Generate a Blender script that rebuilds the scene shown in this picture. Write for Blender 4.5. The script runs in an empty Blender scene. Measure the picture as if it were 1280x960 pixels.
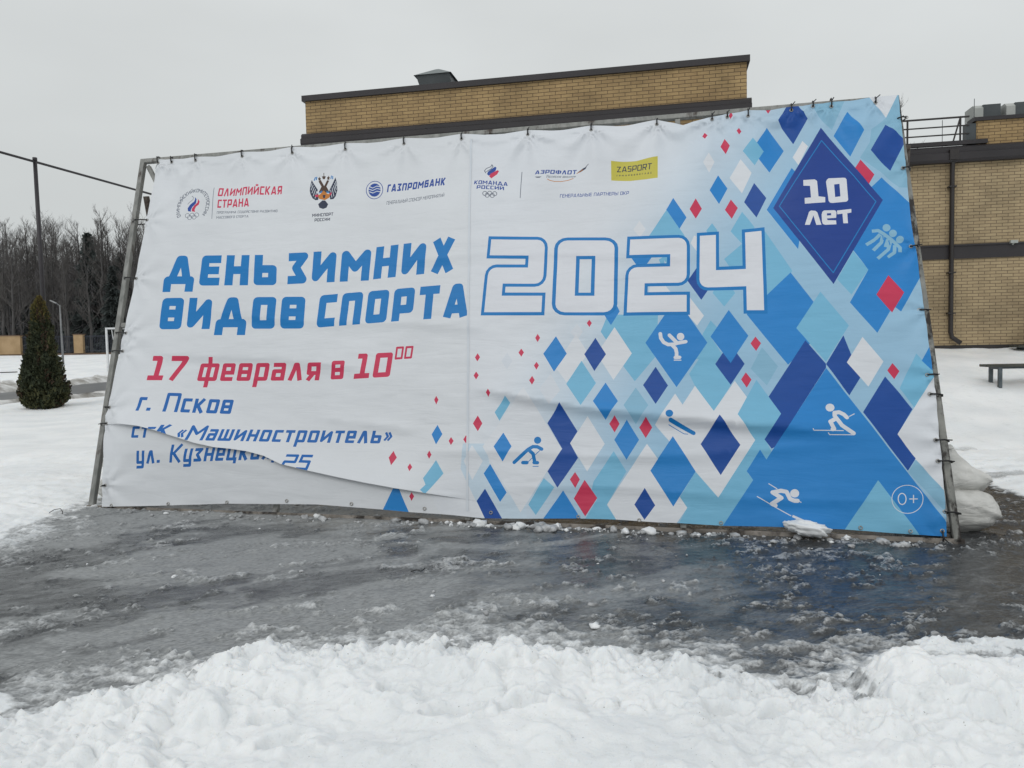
import bpy, bmesh, math, random
import numpy as np
from mathutils import Vector, Matrix, geometry
PI = math.pi
R = math.radians
rng = random.Random(7)
scene = bpy.context.scene
COL = scene.collection

# ------------------------------------------------------------------ camera, sky, sun, exposure
cam_data = bpy.data.cameras.new('camera')
cam = bpy.data.objects.new('camera', cam_data)
COL.objects.link(cam)
scene.camera = cam
PITCH, ROLL, CAM_H = 0.05, 0.0188, 1.5909
cam_data.sensor_width = 36.0
cam_data.lens = 930.0 / 1280.0 * 36.0
cam_data.clip_end = 3000.0
fwd = Vector((0, math.cos(PITCH), -math.sin(PITCH)))
up0 = Vector((0, math.sin(PITCH), math.cos(PITCH)))
rt0 = Vector((1, 0, 0))
rt = rt0 * math.cos(ROLL) - up0 * math.sin(ROLL)
upv = up0 * math.cos(ROLL) + rt0 * math.sin(ROLL)
m = Matrix((rt, upv, -fwd)).transposed().to_4x4()
m.translation = Vector((0, 0, CAM_H))
cam.matrix_world = m

SUN_EL, SUN_AZ = R(42), R(205)           # azimuth measured from +Y towards +X : behind the camera, a little to the left
world = bpy.data.worlds.new('World')
scene.world = world
world.use_nodes = True
wn, wl = world.node_tree.nodes, world.node_tree.links
wn.clear()
w_out = wn.new('ShaderNodeOutputWorld')
w_bg = wn.new('ShaderNodeBackground')
w_bg.inputs['Strength'].default_value = 0.1
sky = wn.new('ShaderNodeTexSky')
sky.sky_type = 'NISHITA'
sky.sun_disc = False
sky.sun_elevation = SUN_EL
sky.sun_rotation = SUN_AZ
sky.air_density = 1.0
sky.dust_density = 4.0
hs = wn.new('ShaderNodeHueSaturation')
hs.inputs['Saturation'].default_value = 0.12
hs.inputs['Value'].default_value = 1.0
wl.new(sky.outputs[0], hs.inputs['Color'])
tc = wn.new('ShaderNodeTexCoord')
sp = wn.new('ShaderNodeSeparateXYZ')
wl.new(tc.outputs['Generated'], sp.inputs[0])
ramp = wn.new('ShaderNodeValToRGB')      # the overcast deck: a little brighter overhead than at the horizon
ramp.color_ramp.elements[0].position = 0.0
ramp.color_ramp.elements[0].color = (0.555, 0.585, 0.583, 1)
ramp.color_ramp.elements[1].position = 1.0
ramp.color_ramp.elements[1].color = (0.84, 0.865, 0.875, 1)
wl.new(sp.outputs['Z'], ramp.inputs[0])
nz = wn.new('ShaderNodeTexNoise')
nz.inputs['Scale'].default_value = 1.6
nz.inputs['Detail'].default_value = 4.0
nz.inputs['Roughness'].default_value = 0.5
mpn = wn.new('ShaderNodeMapping')
mpn.inputs['Scale'].default_value = (1.0, 1.0, 2.6)
wl.new(tc.outputs['Generated'], mpn.inputs[0])
wl.new(mpn.outputs[0], nz.inputs['Vector'])
mr = wn.new('ShaderNodeMapRange')
mr.inputs[1].default_value = 0.3; mr.inputs[2].default_value = 0.7
mr.inputs[3].default_value = 9.2; mr.inputs[4].default_value = 10.9
wl.new(nz.outputs[0], mr.inputs[0])
vm = wn.new('ShaderNodeVectorMath'); vm.operation = 'SCALE'
wl.new(ramp.outputs[0], vm.inputs[0]); wl.new(mr.outputs[0], vm.inputs['Scale'])
mx = wn.new('ShaderNodeMix'); mx.data_type = 'RGBA'
mx.inputs[0].default_value = 0.88
wl.new(hs.outputs[0], mx.inputs[6]); wl.new(vm.outputs[0], mx.inputs[7])
wl.new(mx.outputs[2], w_bg.inputs[0])
wl.new(w_bg.outputs[0], w_out.inputs[0])

sun_d = bpy.data.lights.new('sun', 'SUN')
sun_d.energy = 0.5
sun_d.angle = R(25)
sun_d.color = (1.0, 0.985, 0.96)
sun = bpy.data.objects.new('sun', sun_d)
COL.objects.link(sun)
sdir = Vector((math.sin(SUN_AZ) * math.cos(SUN_EL), math.cos(SUN_AZ) * math.cos(SUN_EL), math.sin(SUN_EL)))
sun.rotation_euler = (-sdir).to_track_quat('-Z', 'Y').to_euler()
sun.location = sdir * 50

vs = scene.view_settings
vs.view_transform = 'Standard'
vs.look = 'None'
vs.gamma = 1.0
vs.use_curve_mapping = False
vs.exposure = 0.05
scene.cycles.max_bounces = 6
scene.cycles.diffuse_bounces = 3
scene.cycles.use_denoising = True

# ------------------------------------------------------------------ small helpers
def srgb(r, g, b):
    f = lambda c: (c / 255 / 12.92) if c / 255 <= 0.04045 else ((c / 255 + 0.055) / 1.055) ** 2.4
    return (f(r), f(g), f(b), 1)

def tag(o, label=None, cat=None, group=None, kind=None):
    if label: o['label'] = label
    if cat: o['category'] = cat
    if group: o['group'] = group
    if kind: o['kind'] = kind
    return o

def empty(name, loc=(0, 0, 0), rz=0.0):
    o = bpy.data.objects.new(name, None)
    o.empty_display_size = 0.3
    COL.objects.link(o)
    o.location = loc
    o.rotation_euler = (0, 0, rz)
    return o

def link_mesh(name, me, material, parent=None, smooth=False):
    o = bpy.data.objects.new(name, me)
    COL.objects.link(o)
    if material is not None:
        for mt in (material if isinstance(material, (list, tuple)) else [material]):
            me.materials.append(mt)
    if smooth:
        me.polygons.foreach_set('use_smooth', np.ones(len(me.polygons), dtype=bool))
    if parent is not None: o.parent = parent
    return o

class MB:
    """collects simple solids, then links them as one mesh object"""
    def __init__(s): s.v = []; s.f = []
    def add(s, vs, fs):
        k = len(s.v); s.v += [tuple(p) for p in vs]; s.f += [tuple(i + k for i in f) for f in fs]
    def box(s, x0, x1, y0, y1, z0, z1):
        s.add([(x0,y0,z0),(x1,y0,z0),(x1,y1,z0),(x0,y1,z0),(x0,y0,z1),(x1,y0,z1),(x1,y1,z1),(x0,y1,z1)],
              [(0,3,2,1),(4,5,6,7),(0,1,5,4),(1,2,6,5),(2,3,7,6),(3,0,4,7)])
    def bar(s, a, b, w, h, up=(0, 0, 1)):
        a = Vector(a); b = Vector(b); d = (b - a).normalized(); u = Vector(up)
        x = d.cross(u)
        if x.length < 1e-4: x = d.cross(Vector((1, 0, 0)))
        x.normalize(); y = x.cross(d)
        x *= w / 2; y *= h / 2
        s.add([a-x-y, a+x-y, a+x+y, a-x+y, b-x-y, b+x-y, b+x+y, b-x+y],
              [(0,3,2,1),(4,5,6,7),(0,1,5,4),(1,2,6,5),(2,3,7,6),(3,0,4,7)])
    def tube(s, pts, r, n=6, cap=True, radii=None):
        pts = [Vector(p) for p in pts]
        k0 = len(s.v); ref = None
        for i, p in enumerate(pts):
            d = (pts[min(i+1, len(pts)-1)] - pts[max(i-1, 0)]).normalized()
            if ref is None:
                ref = d.cross(Vector((0, 0, 1)))
                if ref.length < 1e-3: ref = d.cross(Vector((1, 0, 0)))
            ref = (ref - d * ref.dot(d)).normalized()
            q = d.cross(ref); rr = radii[i] if radii else r
            for j in range(n):
                t = 2 * PI * j / n
                s.v.append(tuple(p + ref * math.cos(t) * rr + q * math.sin(t) * rr))
        for i in range(len(pts) - 1):
            for j in range(n):
                a = k0 + i*n + j; b = k0 + i*n + (j+1) % n
                s.f.append((a, b, b + n, a + n))
        if cap:
            s.f.append(tuple(k0 + j for j in reversed(range(n))))
            s.f.append(tuple(k0 + (len(pts)-1)*n + j for j in range(n)))
    def prism(s, prof, x0, x1):
        """profile of (y, z) points swept along x"""
        n = len(prof)
        s.add([(x0, y, z) for y, z in prof] + [(x1, y, z) for y, z in prof],
              [tuple(reversed(range(n))), tuple(range(n, 2*n))] + [(i, (i+1) % n, (i+1) % n + n, i + n) for i in range(n)])
    def build(s, name, material, parent=None, smooth=False, bevel=0.0):
        me = bpy.data.meshes.new(name)
        me.from_pydata(s.v, [], s.f)
        bm = bmesh.new(); bm.from_mesh(me)
        bmesh.ops.recalc_face_normals(bm, faces=bm.faces)
        if bevel:
            bmesh.ops.bevel(bm, geom=list(bm.edges), offset=bevel, segments=1, affect='EDGES')
        bm.to_mesh(me); bm.free()
        return link_mesh(name, me, material, parent, smooth)

# ---- numpy noise
def _hash(ix, iy, seed):
    h = (ix.astype(np.int64) * 374761393 + iy.astype(np.int64) * 668265263 + seed * 1442695041) & 0x7fffffff
    h = ((h ^ (h >> 13)) * 1274126177) & 0x7fffffff
    return ((h ^ (h >> 16)) & 0xffff) / 65535.0
def vnoise(x, y, seed=0):
    ix = np.floor(x); iy = np.floor(y); fx = x - ix; fy = y - iy
    fx = fx*fx*fx*(fx*(fx*6-15)+10); fy = fy*fy*fy*(fy*(fy*6-15)+10)
    a = _hash(ix, iy, seed); b = _hash(ix+1, iy, seed); c = _hash(ix, iy+1, seed); d = _hash(ix+1, iy+1, seed)
    return (a + (b-a)*fx) * (1-fy) + (c + (d-c)*fx) * fy
def fbm(x, y, seed=0, octv=5, gain=0.5, lac=2.03):
    t = 0.0; a = 1.0; n = 0.0
    for k in range(octv):
        t = t + a * (vnoise(x, y, seed + 17*k) * 2 - 1); n += a
        x = x * lac + 11.3; y = y * lac + 4.7; a *= gain
    return t / n
def sstep(a, b, x):
    t = np.clip((x - a) / (b - a), 0, 1)
    return t * t * (3 - 2 * t)
def inpoly(px, py, poly):
    inside = np.zeros(np.shape(px), dtype=bool)
    n = len(poly)
    for i in range(n):
        x0, y0 = poly[i]; x1, y1 = poly[(i+1) % n]
        if y0 == y1: continue
        c = ((y0 > py) != (y1 > py)) & (px < (x1 - x0) * (py - y0) / (y1 - y0) + x0)
        inside ^= c
    return inside

# ---- materials
def new_mat(name):
    mt = bpy.data.materials.new(name); mt.use_nodes = True
    nt = mt.node_tree
    return mt, nt, nt.nodes['Principled BSDF']
def nd(nt, kind, **kw):
    n = nt.nodes.new(kind)
    for k, v in kw.items():
        if k in n.inputs: n.inputs[k].default_value = v
        else: setattr(n, k, v)
    return n
def rough_mat(name, c1, c2, scale=6.0, rough=0.7, metal=0.0, bump=0.0, stretch=(1, 1, 1), detail=5.0, lo=0.35, hi=0.65, c3=None, s3=30.0, lo3=0.55, hi3=0.62):
    """two-tone weathered surface, optional third tone in blotches"""
    mt, nt, b = new_mat(name)
    tc = nd(nt, 'ShaderNodeTexCoord'); mp = nd(nt, 'ShaderNodeMapping'); mp.inputs['Scale'].default_value = stretch
    nt.links.new(tc.outputs['Object'], mp.inputs[0])
    n = nd(nt, 'ShaderNodeTexNoise', Scale=scale, Detail=detail, Roughness=0.6)
    nt.links.new(mp.outputs[0], n.inputs['Vector'])
    cr = nd(nt, 'ShaderNodeValToRGB')
    cr.color_ramp.elements[0].position = lo; cr.color_ramp.elements[0].color = (*c1[:3], 1)
    cr.color_ramp.elements[1].position = hi; cr.color_ramp.elements[1].color = (*c2[:3], 1)
    nt.links.new(n.outputs[0], cr.inputs[0])
    outc = cr.outputs[0]
    if c3:
        n3 = nd(nt, 'ShaderNodeTexNoise', Scale=s3, Detail=6.0, Roughness=0.65)
        nt.links.new(mp.outputs[0], n3.inputs['Vector'])
        mr = nd(nt, 'ShaderNodeMapRange'); mr.inputs[1].default_value = lo3; mr.inputs[2].default_value = hi3
        nt.links.new(n3.outputs[0], mr.inputs[0])
        mix = nd(nt, 'ShaderNodeMix', data_type='RGBA')
        nt.links.new(mr.outputs[0], mix.inputs[0]); nt.links.new(outc, mix.inputs[6]); mix.inputs[7].default_value = (*c3[:3], 1)
        outc = mix.outputs[2]
    nt.links.new(outc, b.inputs['Base Color'])
    b.inputs['Roughness'].default_value = rough; b.inputs['Metallic'].default_value = metal
    if bump:
        bp = nd(nt, 'ShaderNodeBump', Strength=bump, Distance=0.02)
        nt.links.new(n.outputs[0], bp.inputs['Height']); nt.links.new(bp.outputs[0], b.inputs['Normal'])
    return mt
def brick_mat(name, cA, cB, mortar, bw=0.255, rh=0.077, ms=0.007):
    mt, nt, b = new_mat(name)
    tc = nd(nt, 'ShaderNodeTexCoord'); sp = nd(nt, 'ShaderNodeSeparateXYZ')
    nt.links.new(tc.outputs['Object'], sp.inputs[0])
    ad = nd(nt, 'ShaderNodeMath', operation='ADD'); nt.links.new(sp.outputs[0], ad.inputs[0]); nt.links.new(sp.outputs[1], ad.inputs[1])
    cb = nd(nt, 'ShaderNodeCombineXYZ'); nt.links.new(ad.outputs[0], cb.inputs[0]); nt.links.new(sp.outputs[2], cb.inputs[1])
    br = nd(nt, 'ShaderNodeTexBrick', Scale=1.0)
    br.inputs['Brick Width'].default_value = bw; br.inputs['Row Height'].default_value = rh
    br.inputs['Mortar Size'].default_value = ms; br.inputs['Mortar Smooth'].default_value = 0.3
    br.inputs['Bias'].default_value = 0.0
    br.inputs['Color1'].default_value = (*cA, 1); br.inputs['Color2'].default_value = (*cB, 1); br.inputs['Mortar'].default_value = (*mortar, 1)
    nt.links.new(cb.outputs[0], br.inputs['Vector'])
    n = nd(nt, 'ShaderNodeTexNoise', Scale=1.1, Detail=6.0, Roughness=0.65)
    nt.links.new(cb.outputs[0], n.inputs['Vector'])
    mr = nd(nt, 'ShaderNodeMapRange'); mr.inputs[1].default_value = 0.3; mr.inputs[2].default_value = 0.7; mr.inputs[3].default_value = 0.68; mr.inputs[4].default_value = 1.18
    nt.links.new(n.outputs[0], mr.inputs[0])
    v = nd(nt, 'ShaderNodeVectorMath', operation='SCALE'); nt.links.new(br.outputs['Color'], v.inputs[0]); nt.links.new(mr.outputs[0], v.inputs['Scale'])
    nt.links.new(v.outputs[0], b.inputs['Base Color'])
    b.inputs['Roughness'].default_value = 0.85
    bp = nd(nt, 'ShaderNodeBump', Strength=0.6, Distance=0.006); bp.invert = True
    nt.links.new(br.outputs['Fac'], bp.inputs['Height']); nt.links.new(bp.outputs[0], b.inputs['Normal'])
    return mt

M = {}
M['brick_tower'] = brick_mat('honey brick', (0.385, 0.265, 0.125), (0.32, 0.215, 0.102), (0.105, 0.070, 0.038))
M['brick_wing'] = brick_mat('honey brick in paler light', (0.42, 0.325, 0.192), (0.35, 0.265, 0.155), (0.160, 0.118, 0.074), ms=0.008)  # same brick as the block; its paler light is put into the colour
M['brick_fence'] = rough_mat('tan fence brick', (0.33, 0.22, 0.11), (0.42, 0.29, 0.16), 1.5)
M['fascia'] = rough_mat('dark brown metal cladding', (0.017, 0.0145, 0.0165), (0.026, 0.022, 0.025), 0.8, 0.55, 0.0)
M['pipe'] = rough_mat('dark brown painted pipe', (0.018, 0.015, 0.015), (0.028, 0.023, 0.022), 2.0, 0.4)
M['vent'] = rough_mat('grey green roof vent metal', (0.10, 0.125, 0.125), (0.15, 0.18, 0.18), 2.0, 0.4, 0.3)
M['vent_dark'] = rough_mat('shaded roof unit metal', (0.045, 0.055, 0.06), (0.065, 0.075, 0.08), 2.0, 0.5)
M['vent_pale'] = rough_mat('pale roof unit metal', (0.34, 0.36, 0.34), (0.42, 0.43, 0.41), 2.0, 0.5)
M['steel'] = rough_mat('weathered steel tube', (0.16, 0.165, 0.155), (0.30, 0.30, 0.285), 14.0, 0.6, 0.15, 0.2, (1, 1, 0.3), c3=(0.040, 0.028, 0.022), s3=7.0, lo3=0.56, hi3=0.66)
M['steel_stained'] = rough_mat('dark stained steel tube', (0.15, 0.155, 0.145), (0.27, 0.27, 0.25), 14.0, 0.6, 0.15, 0.2, (1, 1, 0.35), c3=(0.022, 0.018, 0.016), s3=5.5, lo3=0.50, hi3=0.57)
M['steel_rust'] = rough_mat('rusty steel tube', (0.06, 0.045, 0.035), (0.17, 0.15, 0.13), 9.0, 0.75, 0.1, 0.3, c3=(0.035, 0.022, 0.016), s3=14.0)
M['steel_rail'] = rough_mat('dirty bottom rail', (0.13, 0.115, 0.10), (0.30, 0.27, 0.24), 6.0, 0.7, 0.1, 0.2, (1, 1, 1), c3=(0.03, 0.024, 0.02), s3=5.0, lo3=0.5, hi3=0.6)
M['black'] = rough_mat('black plastic', (0.008, 0.008, 0.009), (0.014, 0.014, 0.015), 20.0, 0.45)
M['eyelet'] = rough_mat('metal eyelet', (0.30, 0.29, 0.27), (0.45, 0.44, 0.42), 30.0, 0.35, 0.8)
M['sack'] = rough_mat('off white woven sack', (0.50, 0.50, 0.475), (0.66, 0.655, 0.63), 5.0, 0.8, 0, 0.3, c3=(0.34, 0.33, 0.30), s3=3.0, lo3=0.60, hi3=0.85)
_mt = M['sack']; _nt = _mt.node_tree; _b = _nt.nodes['Principled BSDF']
_tc = nd(_nt, 'ShaderNodeTexCoord'); _mp = nd(_nt, 'ShaderNodeMapping'); _mp.inputs['Scale'].default_value = (3.0, 3.0, 11.0); _mp.inputs['Rotation'].default_value = (0.2, 0.7, 0.0); _nt.links.new(_tc.outputs['Object'], _mp.inputs[0])
_n = nd(_nt, 'ShaderNodeTexNoise', Scale=1.6, Detail=5.0, Roughness=0.55, Distortion=1.2); _nt.links.new(_mp.outputs[0], _n.inputs['Vector'])
_bp = nd(_nt, 'ShaderNodeBump', Strength=0.55, Distance=0.04); _nt.links.new(_n.outputs[0], _bp.inputs['Height']); _nt.links.new(_bp.outputs[0], _b.inputs['Normal'])
M['bark'] = rough_mat('bare tree bark', (0.045, 0.043, 0.043), (0.11, 0.105, 0.102), 0.7, 0.9)
M['twig'] = rough_mat('bare twigs', (0.066, 0.060, 0.057), (0.115, 0.107, 0.102), 0.5, 0.9)
M['spruce'] = rough_mat('dark spruce needles', (0.045, 0.055, 0.054), (0.085, 0.10, 0.095), 1.2, 0.9)
M['wood_far'] = rough_mat('far wood', (0.11, 0.106, 0.112), (0.20, 0.192, 0.196), 0.5, 0.95)
M['pole'] = rough_mat('dark painted pole', (0.020, 0.018, 0.022), (0.032, 0.028, 0.032), 3.0, 0.5)
M['lamp'] = rough_mat('grey lamp post', (0.17, 0.175, 0.18), (0.24, 0.245, 0.25), 3.0, 0.5, 0.2)
M['white_paint'] = rough_mat('white goal paint', (0.62, 0.64, 0.65), (0.76, 0.77, 0.78), 5.0, 0.5)
M['net'] = rough_mat('grey net', (0.20, 0.20, 0.20), (0.30, 0.30, 0.30), 5.0, 0.9)
M['fence_bar'] = rough_mat('dark blue fence bars', (0.016, 0.020, 0.032), (0.028, 0.034, 0.05), 2.0, 0.5)
M['plinth'] = rough_mat('brown fence base', (0.10, 0.065, 0.045), (0.15, 0.10, 0.07), 1.0, 0.9)
M['plank'] = rough_mat('wet dark bench plank', (0.030, 0.032, 0.026), (0.065, 0.066, 0.054), 8.0, 0.5, 0, 0.3, (0.4, 4, 4))
M['bench_metal'] = rough_mat('blue grey bench steel', (0.06, 0.075, 0.085), (0.10, 0.12, 0.13), 8.0, 0.5, 0.2)
M['stone'] = rough_mat('dark concrete', (0.07, 0.06, 0.055), (0.12, 0.105, 0.095), 3.0, 0.9)

# ------------------------------------------------------------------ artwork of the banner, in metres on its sheet: polygons, strokes, lettering
ART = [
('P','G',[(7.7663,3.7938),(7.8792,4.0243),(7.9901,4.0292),(7.9377,3.0765),(7.8231,3.0842),(7.6777,3.2538),(7.5194,3.4074),(7.6054,3.5439),(7.6323,3.6862)]),
('P','G',[(7.128,3.9957),(7.4296,4.0204),(7.2974,3.7151),(7.2314,3.784)]),
('P','C',[(5.7889,2.9809),(5.9508,2.6953),(5.784,2.4219),(5.6205,2.7123)]),
('P','C',[(6.4687,2.9249),(6.5738,2.7628),(6.4668,2.5893),(6.3607,2.7343)]),
('P','C',[(6.1975,2.8219),(6.245,2.7455),(6.1938,2.6627),(6.1418,2.746)]),
('P','C',[(6.6359,2.7594),(6.8792,2.3171),(6.6234,1.8933),(6.2955,2.459)]),
('P','W',[(6.0326,2.7012),(6.0595,2.6897),(6.0567,2.5393),(5.9996,2.6222)]),
('P','W',[(5.5341,2.8765),(5.5909,2.7857),(5.5368,2.7064),(5.476,2.7867)]),
('P','M',[(5.5508,2.675),(5.6566,2.5077),(5.5506,2.3618),(5.444,2.5173)]),
('P','C',[(5.7114,2.4701),(5.7619,2.5029),(5.7612,2.4129),(5.7293,2.4143)]),
('P','W',[(5.6281,2.2246),(5.7642,2.2196),(5.8175,2.1442),(5.6188,2.1511)]),
('P','C',[(6.2186,2.2078),(6.3412,2.2033),(6.3824,2.1247),(6.2833,1.9987),(6.1861,2.1315)]),
('P','W',[(5.9865,2.0898),(6.1051,1.9161),(6.0437,1.8245),(5.9489,1.9464)]),
('P','C',[(6.1626,1.8689),(6.2176,1.806),(6.1717,1.6943),(6.2215,1.6094),(6.2703,1.5068),(6.012,1.5107),(6.0948,1.7524)]),
('P','G',[(6.5924,1.6117),(6.7188,1.4347),(6.619,1.263),(6.4911,1.4159)]),
('P','C',[(5.244,1.9469),(5.6991,1.9342),(5.688,1.5532),(5.4922,1.308),(5.1813,1.7828)]),
('P','C',[(5.2742,1.6651),(5.3934,1.4446),(5.4922,1.308),(5.6346,1.5165),(5.4277,1.8834)]),
('P','G',[(5.5011,1.2477),(5.6111,1.082),(5.5015,0.9187),(5.3952,1.0824)]),
('P','W',[(5.3076,1.8235),(5.4649,1.5711),(5.3025,1.3218),(5.1473,1.5716)]),
('P','F',[(4.9619,1.8662),(5.0175,1.7866),(4.9652,1.7002),(4.9028,1.7843)]),
('P','W',[(4.9546,1.7637),(5.0692,1.5777),(4.8814,1.2992),(4.7662,1.4528)]),
('P','F',[(4.7308,1.3862),(4.8252,1.2241),(4.7254,1.0931),(4.6327,1.2395)]),
('P','F',[(4.3112,1.5954),(4.3674,1.5163),(4.3185,1.4295),(4.262,1.5129)]),
('P','M',[(4.7675,1.7482),(4.873,1.5781),(4.7611,1.4031),(4.6547,1.5798)]),
('P','C',[(5.0106,1.5068),(5.1466,1.2923),(5.014,1.0832),(4.8771,1.2851)]),
('P','D',[(5.1342,1.7238),(5.2323,1.5673),(5.1295,1.4073),(5.0343,1.5706)]),
('P','M',[(5.2325,1.2962),(5.3452,1.1204),(5.2362,0.9562),(5.1228,1.1218)]),
('P','C',[(5.3096,0.6751),(5.4198,0.4995),(5.2529,0.2089),(5.3403,0.074),(5.055,0.0659),(5.1655,0.2502),(5.1205,0.3364),(5.137,0.4069)]),
('P','Q',[(3.9323,0.7338),(4.1465,0.7355),(4.1888,0.5608),(4.3563,0.274),(4.5403,0.2779),(4.548,0.069),(4.1483,0.0579),(4.0678,0.225),(3.9235,0.5026)]),
('P','W',[(4.4838,1.2595),(4.8481,0.6915),(4.4913,0.123),(4.12,0.7088)]),
('P','W',[(4.02,0.7201),(4.127,0.5757),(4.0377,0.4016),(3.9486,0.5734)]),
('P','W',[(3.7801,0.4458),(3.9235,0.5026),(4.0672,0.2357),(4.0855,0.2042),(4.1751,0.0691),(3.7705,0.0792),(3.6567,0.2588)]),
('P','M',[(4.3064,0.8393),(4.3904,0.7112),(4.311,0.5732),(4.2237,0.7097)]),
('P','C',[(4.3135,1.1779),(4.361,1.1154),(4.2643,0.9496),(4.2158,1.0287)]),
('P','C',[(4.6942,0.4297),(4.791,0.3498),(4.6292,0.1036),(4.5599,0.194)]),
('P','M',[(4.1971,0.5501),(4.3608,0.2953),(4.3024,0.2114),(4.1405,0.4625)]),
('P','D',[(4.1597,0.3263),(4.3336,0.0526),(4.1761,0.0482),(4.0849,0.2148)]),
('P','M',[(4.8691,0.3236),(5.0438,0.0583),(4.678,0.0478)]),
('P','D',[(4.8217,1.1097),(4.985,0.8531),(4.9215,0.7453),(4.9961,0.6135),(4.8191,0.3462),(4.725,0.4905),(4.8523,0.693),(4.7101,0.9275)]),
('P','W',[(5.0744,0.9908),(5.2297,0.7415),(5.0783,0.4942),(4.9215,0.7435)]),
('P','M',[(5.4223,0.9574),(5.5295,0.7796),(5.4211,0.6009),(5.3132,0.7781)]),
('P','C',[(5.9664,1.3726),(6.1001,1.5836),(6.2548,1.5717),(6.1921,1.4619),(6.3189,1.269),(6.1672,1.0183),(6.0146,1.2623)]),
('P','C',[(6.5344,1.3141),(6.7201,1.0077),(6.5873,0.7915),(6.6583,0.6206),(6.347,0.4459),(6.2057,0.3077),(6.3638,1.0006)]),
('P','C',[(5.914,0.7339),(6.0128,0.5866),(6.1889,0.2905),(6.3261,0.5136),(6.4242,0.5152),(6.4786,0.444),(6.2316,0.0496),(5.8462,0.038),(5.9331,0.2001),(5.8743,0.2877),(6.0073,0.5104),(5.9053,0.7163)]),
('P','W',[(5.5975,0.7447),(5.6878,0.6156),(5.8743,0.2868),(5.9331,0.2001),(5.8449,0.0698),(5.791,0.0013),(5.4006,-0.0108),(5.3386,0.0756),(5.2546,0.2107)]),
('P','D',[(5.5774,0.3595),(5.6652,0.2138),(5.5742,0.0891),(5.4886,0.2164)]),
('P','W',[(5.843,1.1901),(5.9052,1.0868),(6.0146,1.2619),(6.1673,1.029),(6.3529,1.3049),(6.4475,1.1568),(6.3638,1.0006),(6.5054,0.784),(6.1889,0.2905),(5.6674,0.9138)]),
('P','D',[(6.2151,0.9962),(6.3823,0.7414),(6.2141,0.4818),(6.0534,0.7456)]),
('P','M',[(5.8196,0.8145),(6.0075,0.5101),(5.8172,0.2073),(5.6257,0.5111)]),
('P','D',[(5.6759,1.441),(5.7826,1.2659),(5.6741,1.0937),(5.5649,1.2703)]),
('P','D',[(6.3196,1.654),(6.4413,1.4603),(6.3172,1.269),(6.1921,1.4619)]),
('P','M',[(6.8629,2.3025),(7.173,1.8193),(6.8021,1.448),(6.4743,1.92)]),
('P','D',[(6.9562,1.6687),(7.1121,1.4536),(7.1101,1.4179),(6.6593,0.7232),(6.6345,0.7101),(6.5808,0.7897),(6.7201,1.0077),(6.6281,1.1613)]),
('P','D',[(7.2685,1.7075),(7.3807,1.3307),(7.2818,1.174),(7.1128,1.4509)]),
('P','C',[(7.104,2.1141),(7.3188,1.7959),(7.1133,1.4724),(6.8874,1.7823)]),
('P','W',[(7.4207,1.6897),(7.5723,1.4693),(7.4384,1.2511),(7.281,1.4643)]),
('P','M',[(6.3213,1.9646),(6.4826,1.7205),(6.3238,1.4692),(6.1577,1.7179)]),
('P','M',[(5.864,2.0919),(6.1294,1.6607),(5.8562,1.2499),(5.5861,1.6685)]),
('P','D',[(6.0769,2.4192),(6.2203,2.2758),(6.0852,2.0673),(5.9669,2.2562)]),
('P','M',[(5.2943,2.1028),(5.3541,1.9751),(5.2744,1.8447),(5.1994,1.9638)]),
('P','M',[(7.687,3.197),(8.0617,2.7196),(8.0354,2.4184),(7.7462,1.9131),(7.7048,1.953),(7.6574,1.9157),(7.5413,1.7231),(7.3414,2.0084),(7.5113,2.3062),(7.2417,2.7655)]),
('P','C',[(7.3984,2.486),(7.5113,2.3062),(7.359,2.0798),(7.2497,2.2262)]),
('P','C',[(7.835,1.5356),(7.9528,1.3811),(7.9597,1.3292),(7.7812,1.069),(7.6789,1.2323)]),
('P','M',[(7.9499,1.6128),(7.8724,1.4736),(7.9597,1.3724),(7.9983,1.463)]),
('P','W',[(7.9461,1.3215),(8.1001,1.4096),(7.9901,0.2199),(7.6318,0.8424)]),
('P','G',[(7.7545,0.6341),(8.0251,0.284),(8.0103,0.1262),(7.6894,0.5283)]),
('P','D',[(7.5765,1.3392),(7.7648,1.0555),(7.6318,0.8424),(7.7553,0.644),(7.6869,0.5414),(7.3793,1.0285)]),
('P','M',[(7.1107,1.4153),(7.9412,0.1304),(7.9555,-0.1544),(6.0632,-0.2267),(6.2188,0.0541),(6.477,0.4441),(6.4276,0.5193),(6.5409,0.7014),(6.5904,0.6197),(6.649,0.7094)]),
('P','C',[(7.4571,0.4616),(7.8516,-0.1583),(7.0072,-0.1906)]),
('P','M',[(6.7219,3.7841),(6.8636,3.5311),(6.7242,3.3023),(6.5791,3.5431)]),
('P','C',[(6.5881,3.6696),(6.6821,3.5265),(6.5962,3.3896),(6.4931,3.5446)]),
('P','W',[(6.1814,3.534),(6.2328,3.443),(6.1817,3.3361),(6.1268,3.4404)]),
('P','W',[(6.4723,3.4671),(6.5669,3.3178),(6.4748,3.1158),(6.3682,3.282)]),
('P','D',[(6.9607,4.0895),(7.0892,3.8475),(6.9508,3.5953),(6.8213,3.8331)]),
('P','W',[(7.0335,3.6221),(7.0788,3.5608),(6.981,3.361),(6.937,3.4523)]),
('P','M',[(7.4435,3.8947),(7.5654,3.6712),(7.4379,3.427),(7.3085,3.6514)]),
('P','D',[(7.759,3.729),(7.9137,3.5492),(7.7613,3.2528),(7.6104,3.4697)]),
('P','W',[(7.6388,4.0267),(7.7847,4.1346),(7.8889,4.0392),(7.7663,3.7938)]),
('P','R',[(7.5224,3.3888),(7.6281,3.2293),(7.5774,3.1407),(7.4655,3.2996)]),
('P','M',[(5.8475,3.0937),(5.9673,2.8879),(5.9018,2.7761),(5.7824,2.9761)]),
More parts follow.
